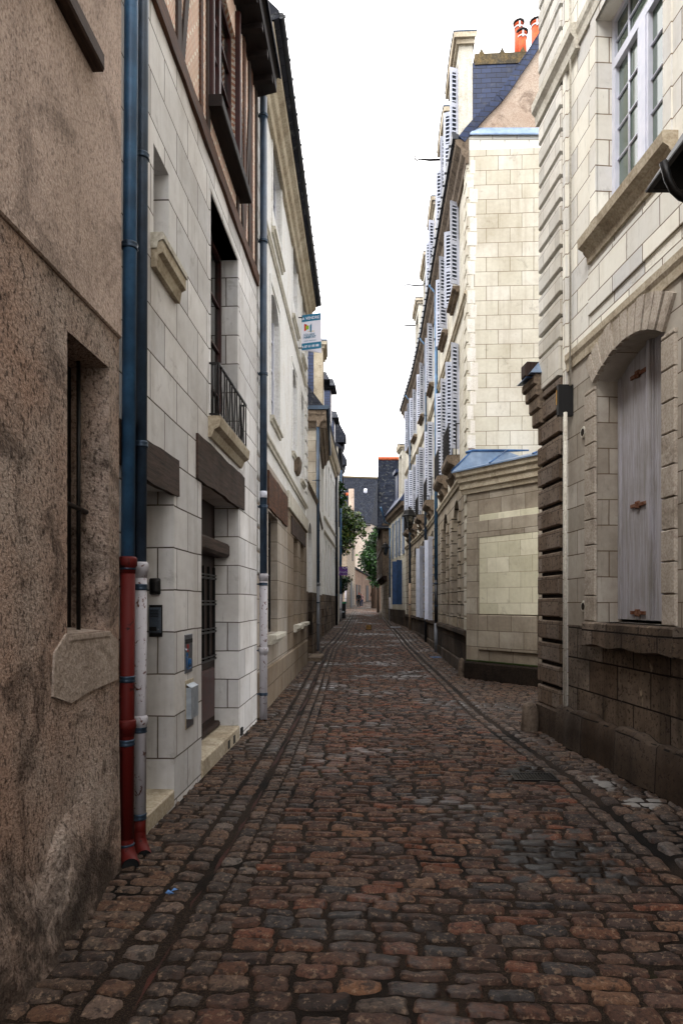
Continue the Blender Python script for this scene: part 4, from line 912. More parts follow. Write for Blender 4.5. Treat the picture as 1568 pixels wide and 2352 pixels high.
# plinth
m = MB(f); n = 60
for i in range(n):
    ua, ub = (uQ)*i/n, (uQ)*(i+1)/n
    g = lambda u: (.43+.02*math.sin(u*7)+.012*math.sin(u*19), .10+.012*math.sin(u*5)+.01*math.sin(u*17))
    za, oa = g(ua); zb_, ob = g(ub)
    P = lambda u, z, o: [(u,-.01,z),(u,o-.03,z),(u,o,z-.03),(u,o+.01,z*.5),(u,o+.02,-.05)]
    A, B = P(ua,za,oa), P(ub,zb_,ob)
    for k in range(4): m.poly((A[k],B[k],B[k+1],A[k+1]), sm=True)
m.build('plinth', M['base'], r1)
# quoin pilaster
quoins(f, uQ, E-.04, .06, 4.66, 7.62, .268, .045, r1, M['R1q'])
quoins(f, uQ, E-.04, .06, 7.97, 14, .268, .045, r1, M['R1q'])
quoins(f, uQ, E-.03, .065, .36, 4.2, .268, .045, r1, M['R1qd'])
m = MB(f); m.box(uQ,E-.06,-.02,.015,-.05,14); m.build('quoin_core', M['grime'], r1)
m = MB(f); m.bbox(uQ-.02,E-.0,-.02,.085,-.05,.36,.03); m.build('quoin_plinth', M['base'], r1)
m = MB(f); m.bbox(uQ-.08,uQ,-.01,.03,.4,14,.004); m.build('corner_strip', M['R1up'], r1)
m = MB(f); m.bbox(uQ,E-.02,-.01,.08,4.22,4.62,.01); m.build('quoin_block', M['R1q'], r1)
string(f, r1, 0, uQ-.09, 4.42, .2, .045, 'trim'); string(f, r1, uQ-.4, E+.06, 7.93, .28, .11, 'trimw'); string(f, r1, 0, uQ-.4, 7.93, .24, .05, 'trimw')
m = MB(f); m.bbox(0, uw[1]+.16, -.01, .022, 4.62, 5.1, .006); m.build('apron', M['R1up'], r1)
surround(f, r1, 'R1up', uw[0], uw[1], 5.42, 7.6, .12, .016)
m = MB(f); zs_ = 5.42; m.sweep([(-.02,zs_-.26),(.03,zs_-.26),(.04,zs_-.19),(.075,zs_-.15),(.08,zs_-.13),(.13,zs_-.10),(.14,zs_-.012),(.13,zs_),(-.2,zs_+.01)], [uw[0]-.2,uw[1]+.16]); m.build('window_sill', M['trim'], r1)
# arch stones of the lower window
m = MB(f); h = (aR-aL)/2; rise = .18; r_ = (h*h+rise*rise)/(2*rise); cx = (aL+aR)/2; th = math.asin(h/r_); n = 11; zc = 4.06-r_
for k in range(n):
    t0, t1 = -th-.03+(2*th+.06)*k/n+.009, -th-.03+(2*th+.06)*(k+1)/n-.009; dz = .30+(.05 if k == n//2 else 0)
    P = [(cx+r_*math.sin(t0), zc+r_*math.cos(t0)),(cx+r_*math.sin(t1), zc+r_*math.cos(t1)),(cx+(r_+dz)*math.sin(t1), zc+(r_+dz)*math.cos(t1)),(cx+(r_+dz)*math.sin(t0), zc+(r_+dz)*math.cos(t0))]
    P = [(u, z) for u, z in P]; o_ = .036+R.uniform(-.006,.006)
    m.poly([(u,o_,z) for u,z in P])
    for i in range(4): a_, b2 = P[i], P[(i+1)%4]; m.poly(((a_[0],o_,a_[1]),(b2[0],o_,b2[1]),(b2[0],-.02,b2[1]),(a_[0],-.02,a_[1])))
m.build('arch_stones', M['trimj'], r1)
for qa, qb in ((aR,aR+.24),(aL-.2,aL)):
    m = MB(f); z = 1.41
    while z < 3.8: zt2 = min(z+.256,3.83); m.bbox(qa,qb,-.01,.028+R.uniform(-.003,.003),z,zt2,.008); z += .265
    m.build('jamb_stones', M['trimj'], r1)
m = MB(f); n = 24; 
for i in range(n):
    ua, ub = aL-.32+(aR-aL+.42)*i/n, aL-.32+(aR-aL+.42)*(i+1)/n; g = lambda u: 1.17+.012*math.sin(u*11)
    A = [(ua,-.2,1.40),(ua,.10,1.40),(ua,.115,1.385),(ua,.115,g(ua)),(ua,.03,g(ua)-.02)]; B = [(ub,q[1],q[2] if k < 3 else (g(ub) if k == 3 else g(ub)-.02)) for k, q in enumerate(A)]
    for k in range(4): m.poly((A[k],B[k],B[k+1],A[k+1]))
for u in (aL-.32,aR+.1): m.poly([(u,-.0,1.40),(u,.10,1.40),(u,.115,1.385),(u,.115,1.17),(u,.03,1.15)])
m.build('window_sill', M['R1lo'], r1)
# big shutters
m = MB(f); dp = -.25; us_ = [aL+.0, aL+.34, (aL+aR)/2+.0, aR-.30, aR-.01]
um = (aL+aR)/2; W2 = (aR-aL)
lv = [(aL,aL+W2*.26),(aL+W2*.26,um),(um,um+W2*.26),(um+W2*.26,aR)]
for ua, ub in lv:
    u = ua+.003
    while u < ub-.004:
        v = min(u+.105, ub-.003); m.bbox(u,v-.002,dp-.02,dp+.012+R.uniform(0,.002),1.43,4.08,.004); u = v
sh = m.build('shutter', M['shut_grey'], r1)
m = MB(f)
for ua, ub in ((aL,um-.002),(um+.002,aR)):
    m.bbox(ua,ua+.05,dp+.012,dp+.03,1.43,4.07,.004); m.bbox(ub-.05,ub,dp+.012,dp+.03,1.43,4.07,.004)
m.bbox(um-.035,um+.035,dp+.03,dp+.05,1.43,4.07,.006); m.build('shutter_batten', M['shut_grey'], sh)
M['rust'] = simple('rusty_iron','6a3a22',.8,.3,.5,18,.3,'8a6a58')
m = MB(f)
for z in (1.50,2.55,3.82):
    for s_ in (um+.06, aL+.05):
        m = MB(f); m.bbox(s_,s_+.3,dp+.013,dp+.034,z-.018,z+.018,.003)
        if s_ > um: m.bbox(s_+.13,s_+.19,dp+.02,dp+.05,z-.035,z+.035,.01)
        m.build('shutter_hinge', M['rust'], sh)
# upper window: white casement with lattice
a, b_, c, d, dp = uw[0], uw[1], uw[2], uw[3], .22
fm = MB(f); t = .055
fm.box(a,a+t,-dp,-dp+.06,c,d); fm.box(b_-t,b_,-dp,-dp+.06,c,d); fm.box(a+t,b_-t,-dp,-dp+.06,c,c+t); fm.box(a+t,b_-t,-dp,-dp+.06,d-t,d)
zt_ = 7.05; fm.box(a+t,b_-t,-dp+.001,-dp+.075,zt_,zt_+.09)
um = (a+b_)/2
fm.box(um-.06,um+.06,-dp+.002,-dp+.08,c+t,zt_)
for ua, ub in ((a+t,um-.06),(um+.06,b_-t)):
    fm.box(ua,ua+.035,-dp+.003,-dp+.07,c+t,zt_); fm.box(ub-.035,ub,-dp+.003,-dp+.07,c+t,zt_); x = (ua+ub)/2
    fm.tube([(x,-dp+.035,c+t),(x,-dp+.035,d-t)], .013, 6)
    for k in range(1,5): z = c+t+(zt_-c-t)*k/5; fm.tube([(ua,-dp+.035,z),(ub,-dp+.035,z)], .012, 6)
    z = (zt_+.09+d-t)/2; fm.tube([(ua,-dp+.035,z),(ub,-dp+.035,z)], .012, 6)
wn_ = fm.build('window', M['white_paint'], r1)
g = MB(f); g.box(a+.02,b_-.02,-dp+.02,-dp+.026,c+.02,d-.02); g.build('pane', M['glass_green'], wn_)
g = MB(f); g.box(b_+.001,b_+.02,-dp,-dp+.06,c,d); 
# things on house R1
def vent(z, lab, u=None):
    u = RU(1343 if z > 2.5 else 1344); rt = root('wall_vent', f(u,0,z), lab, 'vent', 'round wall vents'); b = MB(f)
    b.tube([(u,.0,z),(u,.022,z),(u,.03,z)], [.062,.062,.055], 24); b.build('ring', M['trimw'], rt)
    b = MB(f); b.tube([(u,.0301,z),(u,.032,z)], .04, 20); b.build('grille', M['grime'], rt)
vent(Z(f,1343,993), 'round pale wall vent right of the black meter box, upper of the two'); vent(Z(f,1344,1393), 'round pale wall vent low beside the arched window sill')
u0 = f.px(1315,910)[0]; z0, z1 = Z(f,1300,948,.12), Z(f,1300,876,.12)
mbx = root('meter_box', f(u0,0,z0), 'black metal box with a thin yellow strip on the rusticated corner', 'meter box')
ua = U(f,1316)+.0; ub_ = f.px(1277,1384,.17)[0]; b = MB(f); b.bbox(ua,ub_,.0,.17,z0,z1,.006); b.build('housing', M['blackm'], mbx)
M['yel'] = simple('yellow_strip','d8a020',.4)
b = MB(f); b.box(ua+.05,ua+.062,.171,.173,z0+.13,z1-.05); b.build('strip', M['yel'], mbx)
pc = MB(f); uc = RU(1301.5,.09); pc.tube([(uc,.11,.45),(uc,.11,z0+.02)], .021, 12); o_ = pc.build('conduit', M['trimw']); tag(o_, 'thin cream conduit running down the rusticated corner below the black box', 'conduit')
pc = MB(f); pc.tube([(uc+.02,.045,z1-.02),(uc+.02,.045,13.9)], .012, 8); o_ = pc.build('cable', M['trimw']); tag(o_, 'pale cable running up the clean quoins above the black box', 'cable')
# stone bracket stub with zinc cap on the corner
rt = r1; q0 = at(1243,930,8.25)
cb = Fr('L', [(1196,8.15),(1246,8.15)])
zt_ = 4.55
b = MB(f)
lay = [(.10,3.82,4.0),(.15,4.0,4.16),(.21,4.16,4.30),(.26,4.30,4.42)]
for pr_, za, zb_ in lay: b.bbox(E-.20,E+pr_,-.25,.05+pr_*.45,za,zb_,.02)
b.build('corbel', M['trimd'], r1)
b = MB(f); A = [(E-.22,-.3,4.43),(E+.30,-.3,4.43),(E+.30,.22,4.43),(E-.22,.22,4.43)]; T = [(E-.1,-.2,4.62),(E+.03,-.2,4.62),(E+.03,.06,4.62),(E-.1,.06,4.62)]
for i in range(4): j = (i+1)%4; b.poly((A[i],A[j],T[j],T[i]))
b.poly(T); b.poly(A[::-1]); b.build('zinc_cap', M['zinc'], r1)
m = MB(f); m.sweep([(-6,13.8),(.3,13.9),(.35,14.0),(-3,16.5),(-6,14)], [-17,E+.2]); m.build('roof', M['slate_old'], r1)
# street lantern at the right edge
lc = at(1648,520,3.55); lt = root('street_lantern', lc, 'black street lantern on a curved arm, cut by the right edge of the view', 'street lantern', 'street lanterns')
b = MB(); n = 4; s1_, s0_ = .27, .05; cz = at(1568,366,3.55).z
def ring(s, z): return [(lc.x+s*math.cos(math.pi/4+k*math.pi/2+TH)*1.414, lc.y+s*math.sin(math.pi/4+k*math.pi/2+TH)*1.414, z) for k in range(4)]
A, B, C_, D_ = ring(s1_,cz-.012), ring(s1_,cz), ring(s0_,cz+.36), ring(s0_,cz+.42)
for P, Q in ((A,B),(B,C_),(C_,D_)):
    for i in range(4): b.poly((P[i],P[(i+1)%4],Q[(i+1)%4],Q[i]))
I = ring(s1_-.03,cz-.011); J = ring(s0_,cz+.33)
for i in range(4): b.poly((A[i],A[(i+1)%4],I[(i+1)%4],I[i])); b.poly((I[i],I[(i+1)%4],J[(i+1)%4],J[i]))
b.poly(D_); b.build('hood', M['black'], lt)
b = MB(); b.tube([(lc.x,lc.y,cz+.02),(lc.x,lc.y,cz-.05)], [.09,.05], 16); b.build('bulb', mk_glass('lamp_bulb','8a8c8c',.2), lt)
b = MB(); pa = at(1523,370,3.5); wl = at(1600,480,3.5)
ap = [at(1522,372,3.52), at(1533,412,3.52), at(1545,436,3.53), at(1562,452,3.55), at(1600,466,3.6), at(1700,478,3.7), f(f.px(1750,478)[0],0,at(1750,478,3.75).z)]
b.tube(ap, .021, 12); b.build('arm', M['black'], lt)
# floodlight on the corner
p = f(E-.05,.16,0); p.z = EYE+(HY-858)/F*8.2; fl_ = root('floodlight', p, 'small brown floodlight clamped to the corner above the zinc capped bracket', 'floodlight')
b = MB(f); b.bbox(E-.12,E+.06,.08,.25,p.z-.06,p.z+.12,.02); b.build('housing', M['plank'], fl_); b = MB(f); b.box(E-.11,E+.05,.09,.24,p.z-.075,p.z-.061); b.build('lens', M['bzinc'], fl_); b = MB(f); b.box(E-.05,E-.01,.0,.08,p.z,p.z+.04); b.build('bracket', M['black'], fl_)
q_ = at(395,2062,3.54); b = MB(); zq = gz(q_.y)+.02
for i in range(7):
    a_ = R.uniform(0,6.3); c2 = Vector((q_.x+.02*math.cos(a_),q_.y+.02*math.sin(a_),zq+R.uniform(0,.012))); b.poly((c2+Vector((-.015,0,0)),c2+Vector((.012,-.01,.01)),c2+Vector((.015,.012,.004)),c2+Vector((-.004,.014,.012))))
tag(b.build('crumpled_wrapper', M['bzinc']), 'tiny crumpled blue wrapper lying by the left gutter', 'litter')
# guard stones
def guard(x, y, lab, hgt, wd):
    D = (EYE-.0)*F/(y-HY); p = at(x, y, D)+(Vector((-.16,-.10,0)) if x > 1200 else Vector((-.05,-.1,0))); p.z = 0; b = MB(); n = 14
    prof = [(1.0,-.03),(1.0,.1),(.97,.4),(.92,.65),(.8,.84),(.55,.95),(.25,.99),(.02,1.0)]
    for (ra,za),(rb_,zb_) in zip(prof, prof[1:]):
        for k in range(n):
            t0, t1 = 2*math.pi*k/n, 2*math.pi*(k+1)/n; jj = lambda t, z: 1+.06*math.sin(t*3+z*4)+.04*math.sin(t*5-z*7)
            q = [(p.x+wd*ra*jj(t0,za)*math.cos(t0), p.y+wd*ra*jj(t0,za)*math.sin(t0), za*hgt),(p.x+wd*ra*jj(t1,za)*math.cos(t1), p.y+wd*ra*jj(t1,za)*math.sin(t1), za*hgt),(p.x+wd*rb_*jj(t1,zb_)*math.cos(t1), p.y+wd*rb_*jj(t1,zb_)*math.sin(t1), zb_*hgt),(p.x+wd*rb_*jj(t0,zb_)*math.cos(t0), p.y+wd*rb_*jj(t0,zb_)*math.sin(t0), zb_*hgt)]
            b.poly(q, sm=True)
    tag(b.build('guard_stone', M['boll']), lab, 'guard stone', 'stone guards at house corners')
guard(1241,1675,'rounded stone bollard at the foot of the rusticated corner',.36,.11); guard(1063,1552,'small rounded guard stone at the foot of the low annexe corner',.40,.08)
# ================================================================== RIGHT 2: long house with shutters
f = R2 = Fr('R', [(1075,14.0),(986,24.0),(961,28.5),(932,34.0)]); r2 = root('shuttered_town_house', (*f.p[0],0), 'long curving cream stone house with white louvred shutters, balconies and dormers', 'house')
E = f.L; ZE = 11.3
COL = [U(f,1054), U(f,1027.5), U(f,995.6), U(f,974), U(f,957), U(f,945)]
cols = [(c_, c_+1.15) for c_ in COL]
gops = [(a_,b_,1.0,4.12,.2,.45) for a_,b_ in cols]; fo = [(a_,b_,5.1,7.75,.2,0) for a_,b_ in cols]; so = [(a_,b_,9.1,11.05,.2,0) for a_,b_ in cols]
m = wall_mb(f, 0, E, 4.45, ZE, fo+so, 8, sides=True); m.build('wall', M['R2f'], r2)
m = wall_mb(f, 0, E, .95, 4.45, [(a_,b_,.96)+(4.12,.32,.5) for a_,b_ in cols], 8, sides=False); m.build('arcade_wall', M['R2g'], r2)
m = wall_mb(f, 0, E, -.05, .95, [], 8, sides=False); m.build('lower_wall', M['base'], r2)
m = MB(f); m.sweep([(0,1.0),(.10,.99),(.11,.9),(.05,.86),(.04,.3),(.07,.28),(.08,-.05),(0,-.05)], [0]+[c for c in f.c[1:-1]]+[E]); m.build('plinth', M['base'], r2)
for k,(a_,b_) in enumerate(cols):
    # rusticated jambs between arches
    win(f, r2, a_, b_, 5.1, 7.75, .2, 'white_paint', 'glass', 2, 4); win(f, r2, a_, b_, 9.1, 11.05, .2, 'white_paint', 'glass', 2, 3)
    if k in (2,3): flat_shutter(f, r2, a_+.03, (a_+b_)/2-.01, 1.0, 3.75, -.02, 'shut_white'); flat_shutter(f, r2, (a_+b_)/2+.01, b_-.03, 1.0, 3.75, -.02, 'shut_white'); shutter(f, r2, a_-.03, .0, .20, 1.0, 3.85, 'shut_white', False, -.1); shutter(f, r2, b_, .0, .22, 1.0, 3.85, 'shut_white', False, .1)
    else: win(f, r2, a_, b_, 1.0, 4.1, .32, 'black', 'glass', 2, 4)
    for z0, z1 in ((5.25,7.75),(9.15,11.1)):
        shutter(f, r2, a_-.02, .02, .22+.02*math.sin(k*5+z0), z0, z1, du=-.10-.04*math.sin(k*3)); shutter(f, r2, b_+.0, .02, .22+.02*math.sin(k*7+z0), z0, z1, du=.05+.05*math.sin(k*4+z0))
    sill(f, r2, a_-.08, b_+.08, 9.1, .14, .17, 'trimd')
    b = MB(f); b.sweep([(-.01,4.72),(.1,4.75),(.14,4.85),(.26,4.9),(.30,4.96),(.30,5.08),(-.01,5.09)], [a_-.12,b_+.12]); b.build('balcony_slab', M['trimd'], r2)
    for u in (a_-.02,b_-.12): b = MB(f); b.sweep([(-.01,4.42),(.06,4.45),(.12,4.6),(.2,4.72),(-.01,4.76)], [u,u+.14]); b.build('bracket', M['trimd'], r2)
    railing(f, r2, a_-.06, b_+.06, .25, 5.09, 5.85, 8, True, True, r=.012)
    for qa in (b_, a_-.30):
        b = MB(f); z = 1.02
        while z < 3.65: b.bbox(qa,qa+.30,-.01,.05,z,z+.262,.012); z += .31
        b.build('jamb_stones', M['R2g'], r2)
quoins(f, .0, .42, .04, 1.0, 11.1, .31, .04, r2, M['R2f'])
string(f, r2, 0, E, 4.5, .16, .09, 'trim'); string(f, r2, 0, E, 8.3, .14, .09, 'trim')
usb = [-.02]+[c for c in f.c[1:-1]]+[E]
m = MB(f); m.sweep([(-.01,11.0),(.05,11.0),(.07,11.12),(.14,11.2),(.16,11.32),(.26,11.42),(.28,11.52),(-.01,11.54)], usb); m.build('cornice', M['trimd'], r2)
m = MB(f); m.sweep([(.20,11.53),(.34,11.55),(.36,11.68),(.33,11.70),(.20,11.62)], usb); 
k = .2
while k < E: m.box(k,k+.025,.30,.40,11.52,11.56); k += .45
m.build('gutter', M['black_pipe'], r2)
# gable side wall (faces the camera)
sd_ = Fr('L', [(1075,14.0),(1420,14.0)])
SL = sd_.L
m = MB(sd_); m.box(.0,SL,-.3,-.005,4.3,11.62); m.build('side_wall', M['R2s'], r2)
m = MB(sd_); m.box(.012,SL,-.3,-.004,-.05,4.3); m.build('lower_side_wall', M['annex'], r2)
m = MB(sd_); n = 30
P = [(SL*i/n, 5.02+.03*math.sin(i*1.3)+.02*math.sin(i*3.1)) for i in range(n+1)]
for (ua,za),(ub,zb_) in zip(P, P[1:]): m.poly(((ua,.006,4.3),(ub,.006,4.3),(ub,.006,zb_),(ua,.006,za))); m.poly(((ua,.006,za),(ub,.006,zb_),(ub,-.01,zb_),(ua,-.01,za)))
m.build('cement_band', M['cement'], r2)
quoins(sd_, -.03, .30, .008, 4.9, 11.1, .31, .006, r2, M['trimq'], 'quoin', .06)
rake = [(1052,316),(1068,296),(1085,277),(1111,249),(1139,221),(1160,193),(1182.5,159),(1205,127),(1224,97),(1244,66),(1275,10),(1320,-70)]
rk = [sd_.px(x,y,.0) for x,y in rake]
m = MB(sd_)
pg = [(u,z-.10) for u,z in rk if z > 11.8]; 
for (ua,za),(ub,zb_) in zip(pg, pg[1:]): m.poly(((ua,-.02,11.6),(ub,-.02,11.6),(ub,-.02,zb_),(ua,-.02,za)))
m.build('gable', M['gable'], r2)
m = MB(sd_); zf = 11.62
m.poly(((.02,.06,zf),(SL,.06,zf),(SL,-.01,zf+.17),(.15,-.01,zf+.17))); m.poly(((.02,.06,zf),(SL,.06,zf),(SL,.06,zf-.03),(.02,.06,zf-.03))); m.build('zinc_flashing', M['zinc'], r2)
m = MB(sd_)
for (ua,za),(ub,zb_) in zip(rk, rk[1:]):
    L_ = math.hypot(ub-ua,zb_-za); nx_, nz_ = (zb_-za)/L_, -(ub-ua)/L_; w_ = .17
    A = [(ua,.05,za),(ub,.05,zb_),(ub+nx_*w_,.03,zb_+nz_*w_),(ua+nx_*w_,.03,za+nz_*w_)]
    m.poly(A); B = [(p[0],-.08,p[2]) for p in A]
    for i in range(4): m.poly((A[i],A[(i+1)%4],B[(i+1)%4],B[i]))
m.build('slate_verge', M['bslate'] if 'bslate' in M else M['slate'], r2)
# main roof swept along the facade from the same profile
prof = [(-(u)+.0, z-.03) for u, z in rk]
prof = [(o_ , z) for o_, z in prof]
m = MB(f); m.sweep(prof, [0.0]+[c for c in f.c[1:-1]]+[E], closed=False, cap=False); m.build('roof', M['slate'], r2)
top = prof[-1]
m = MB(f); m.sweep([top,(top[0]-2.5,top[1]-.2),(top[0]-2.5,11.3)], [0,f.c[1],E], closed=False, cap=False); m.build('rear_roof', M['slate'], r2)
for k, (D_, zt_, wd, pd) in enumerate(((14.45,13.95,1.55,.16),(16.6,13.95,1.5,.16),(20.3,13.95,1.45,.14),(23.45,13.95,1.6,.1),(27.0,13.95,1.6,.08))):
    # near edge at depth D_
    u0 = None
    for i in range(400):
        u = i*.06
        if (f(u,.2,0)-O).dot(FW) >= D_: u0 = u; break
    d = dormer(f, r2, u0, u0+wd, .14, 11.5, zt_, 2.6, 'trimw', pedim=pd, ctop=EYE+(HY-135)/F*14.4 if k == 0 else None)
    if k < 3:
        shutter(f, d, u0+.16-.03, .14, .33, 11.9, zt_-.4, du=-.06); shutter(f, d, u0+wd-.16, .14, .33, 11.9, zt_-.4, du=.06)
    if k in (0,):
        b = MB(f); b.sweep([(-.15,zt_+.15),(-.15,zt_+.35)]*1+[(-.3,zt_+.1)], [u0,u0+wd])
    if k in (1,3,4):
        b = MB(f); um = u0+wd/2; zz = zt_-.55; b.tube([(um,.2,zz),(um,.55,zz+.0),(um,.8,zz+.03),(um,.88,zz+.0),(um,.93,zz+.03),(um,.94,zz+.10),(um,.90,zz+.15)], [.03,.03,.02,.018,.018,.016,.012], 8); b.build('hoist_hook', M['black'], d)
# stepped cheek of the first dormer with ridge
# cheek facing camera of first dormer: slate and mossy ridge
u0 = 0
for i in range(400):
    if (f(i*.06,.2,0)-O).dot(FW) >= 14.45: u0 = i*.06; break
m = MB(f); zr = EYE+(HY-122)/F*14.4
m.box(u0-.03,u0+1.4,-2.6,-.20,zr-.22,zr+.02); m.build('dormer_ridge', M['mossy'], r2)
m = MB(f); m.box(u0-.012,u0+1.0,-2.6,-.17,11.4,zr-.2); m.build('dormer_side', M['slate'], r2)
m = MB(f)
for o_ in (-.35,-.8,-1.25,-1.7,-2.1): m.poly(((u0-.03,o_-.07,zr+.0),(u0-.03,o_+.07,zr),(u0-.03,o_,zr+.14))); m.poly(((u0+.4,o_-.07,zr+.0),(u0+.4,o_+.07,zr),(u0-.03,o_,zr+.14)))
m.build('ridge_crest', M['mossy'], r2)
m = MB(sd_); q_ = [sd_.px(x,y,.01) for x,y in ((1186,627),(1192,622),(1198,628),(1199,640),(1194,648),(1195,672),(1192,690),(1190,660),(1187,645))]; m.poly([(u,.006,z) for u,z in q_]); m.build('rust_stain', M['rust'], r2)
# chimney with pots
cx = at(1211,1384,17.3); ch = MB(); ch.box(cx.x-.42,cx.x+.9,cx.y-.3,cx.y+.4,12.5,15.75); chim = ch.build('chimney', M['trimd'], r2)
for x, y0, y1, D_, r_, mt in ((1190.5,128,50,17.05,.115,'pot'),(1198,112,72,17.0,.125,'pot'),(1230,120,47,17.6,.13,'pot')):
    p = at(x,1384,D_); z0_, z1_ = EYE+(HY-y0)/F*D_, EYE+(HY-y1)/F*D_
    if x == 1190.5: z0_ = 15.7; 
    z0_ = 15.7
    b = MB(); b.tube([(p.x,p.y,z0_),(p.x,p.y,z1_-.12)], [r_,r_*.9], 16); b.tube([(p.x,p.y,z1_-.12),(p.x,p.y,z1_-.06)], [r_,r_], 16); pt = b.build('chimney_pot', M[mt], chim)
    b = MB(); b.tube([(p.x,p.y,z1_-.20),(p.x,p.y,z1_-.17)], r_*1.04, 16); b.box(p.x-.02,p.x+.02,p.y-r_*1.08,p.y-r_*.9,z1_-.24,z1_-.03); b.build('strap', M['potw'], pt)
    b = MB(); b.tube([(p.x,p.y,z1_-.07),(p.x,p.y,z1_-.03),(p.x,p.y,z1_),(p.x,p.y,z1_+.05)], [r_*1.15,r_*1.35,r_*.8,.01], 12); b.build('cowl', M['black'], pt)
# ------------------------------------------------------------------ annexe
f = AN = Fr('L', [(1072,13.9),(1243,12.4),(1340,11.7)]); an = root('low_stone_annexe', (*f.p[0],0), 'low stone annexe with cream blind panel and sloping zinc roof', 'annexe')
E = f.L; ZT = 3.95; pa_ = U(f,1101); pb_ = U(f,1236)
m = MB(f); m.box(0,E,-3.2,-.0,-.02,ZT); m.build('wall', M['annex'], an)
m = MB(f); m.bbox(.0,pa_-.02,-.0,.03,.3,2.95,.006); m.bbox(pb_+.02,E,-.0,.03,.3,2.95,.006); m.bbox(0,E,0,.032,2.95,3.3,.006); m.build('pier', M['annex'], an)
m = MB(f); m.bbox(pa_,pb_,.0,.018,1.36,3.42,.006); m.build('blind_panel', M['annexp'], an)
m = MB(f); m.bbox(pa_,pb_,.0,.05,.62,1.34,.012); m.build('base_panel', M['annex'], an)
m = MB(f); m.bbox(-.02,E,-.02,.10,-.05,.36,.03); m.build('plinth', M['grime'], an)
m = MB(f); m.bbox(0,E,.0,.04,.36,.40,.01)
m.build('plinth_moss', M['moss'], an)
m = MB(f); prf = [(-.01,3.9),(.04,3.9),(.06,3.98),(.10,4.0),(.11,4.1),(.16,4.14),(.17,4.22),(.22,4.26),(.24,4.36),(-.01,4.37)]; m.sweep(prf, [-.12,f.c[1],E]); m.build('cornice', M['trim'], an)
lf = Fr('R', [(1072,13.9),(1064,15.2)]); 
m = MB(f); 
A = [f(-.2,.27,4.38), f(f.c[1],.27,4.38), f(E,.27,4.38)]; B = [at(1085,1384,13.96), at(1243,1384,13.96), at(1360,1384,13.96)]
B = [Vector((b_.x,b_.y,4.85)) for b_ in B]
m = MB(); 
for i in range(2): m.poly((A[i],A[i+1],B[i+1],B[i]))
m.poly((A[0],B[0],Vector((A[0].x,B[0].y+.0,4.38)))); 
for i in range(2): m.poly((A[i],A[i+1],A[i+1]-Vector((0,0,.03)),A[i]-Vector((0,0,.03))))
zr_ = m.build('zinc_roof', M['zinc'], an)
m = MB()
for i, t in ((0,0),(0,.5),(0,1),(1,.7)):
    p = A[i].lerp(A[i+1],t); q = B[i].lerp(B[i+1],t); m.tube([p+Vector((0,0,.015)),q+Vector((0,0,.015))], .018, 6)
m.tube([B[0]+Vector((-.15,-.02,-.05)),B[0],B[1],B[2]], .03, 6); m.build('roof_seam', M['bzinc'], zr_)
# ------------------------------------------------------------------ downpipes, lanterns on R2
f = R2
def onR2(x, D, o): 
    u = U(f,x,1384,o); v = f(u,o,0); return v
for x, lab, segs, cl, cat in ((1001,'long blue downpipe dividing the shuttered house, nearest of its pipes',[(2.3,11.4,'blue_pipe'),(.95,2.35,'black_pipe'),(.03,.96,'grey_pipe')],[9.8,7.4,5.3,3.9,2.2,1.5],'d'),
      (977,'dark downpipe with black foot just right of the nearer small lantern',[(2.2,11.4,'slate_pipe'),(.05,2.22,'black_pipe')],[8.6,6.6,4.3,1.9,1.1],'d'),
      (941,'dark downpipe with a pale beige foot at the far end of the shuttered house',[(2.5,11.2,'slate_pipe'),(.2,2.52,'beige_pipe')],[8.6,6.0,3.9,1.5],'d')):
    p = onR2(x,0,.10); dp_ = downpipe('downpipe', lab, p, .055, segs, cl, 0, toff=(.12,0))
    b = MB(); ue = U(f,x,1384,.10); a0, a1 = f(ue,.30,11.5), f(ue,.10,11.1); b.tube([a0,a1+Vector((0,0,.15)),a1], .05, 10); b.build('swan_neck', M['blue_pipe'], dp_)
def lantern(x, y, D, wallp, lab, s=1.0):
    c_ = at(x,y,D); rt = root('street_lantern', c_, lab, 'street lantern', 'street lanterns'); b = MB()
    def rg(r, z, n=6): return [(c_.x+r*math.cos(k*2*math.pi/n+.3)*s, c_.y+r*math.sin(k*2*math.pi/n+.3)*s, c_.z+z*s) for k in range(n)]
    R_ = [rg(.02,.36),rg(.05,.33),rg(.03,.30),rg(.07,.26),rg(.17,.22),rg(.26,.06),rg(.30,.02),rg(.30,.0)]
    for P, Q in zip(R_, R_[1:]):
        for i in range(6): b.poly((P[i],P[(i+1)%6],Q[(i+1)%6],Q[i]))
    b.poly(R_[0]); b.poly(R_[-1]); b.build('hood', M['black'], rt)
    b = MB(); T, Bt = rg(.20,.0), rg(.10,-.42)
    for i in range(6): b.tube([T[i],Bt[i]], .012*s, 5)
    for P in (Bt, rg(.14,-.25)):
        for i in range(6): b.tube([P[i],P[(i+1)%6]], .010*s, 5)
    b.tube([rg(0,-.42)[0],rg(0,-.50)[0]], [.06*s,.02*s], 8); b.build('cage', M['black'], rt)
    b = MB(); T, Bt = rg(.185,-.005), rg(.09,-.41)
    for i in range(6): b.poly((T[i],T[(i+1)%6],Bt[(i+1)%6],Bt[i]))
    b.build('glass', M['glass'], rt)
    b = MB(); q = Vector((c_.x,c_.y,c_.z-.50*s)); wp = Vector((wallp.x,wallp.y,c_.z-.46*s)); b.tube([q, q.lerp(wp,.5)+Vector((0,0,.03)), wp], .016, 6)
    b.tube([q.lerp(wp,.3), q.lerp(wp,.6)+Vector((0,0,-.12)), wp+Vector((0,0,-.3))], .012, 6); b.build('arm', M['black'], rt)
lantern(939.5,1186,25.0, onR2(976,0,0), 'black six sided street lantern hanging by the shuttered house balconies',1.05)
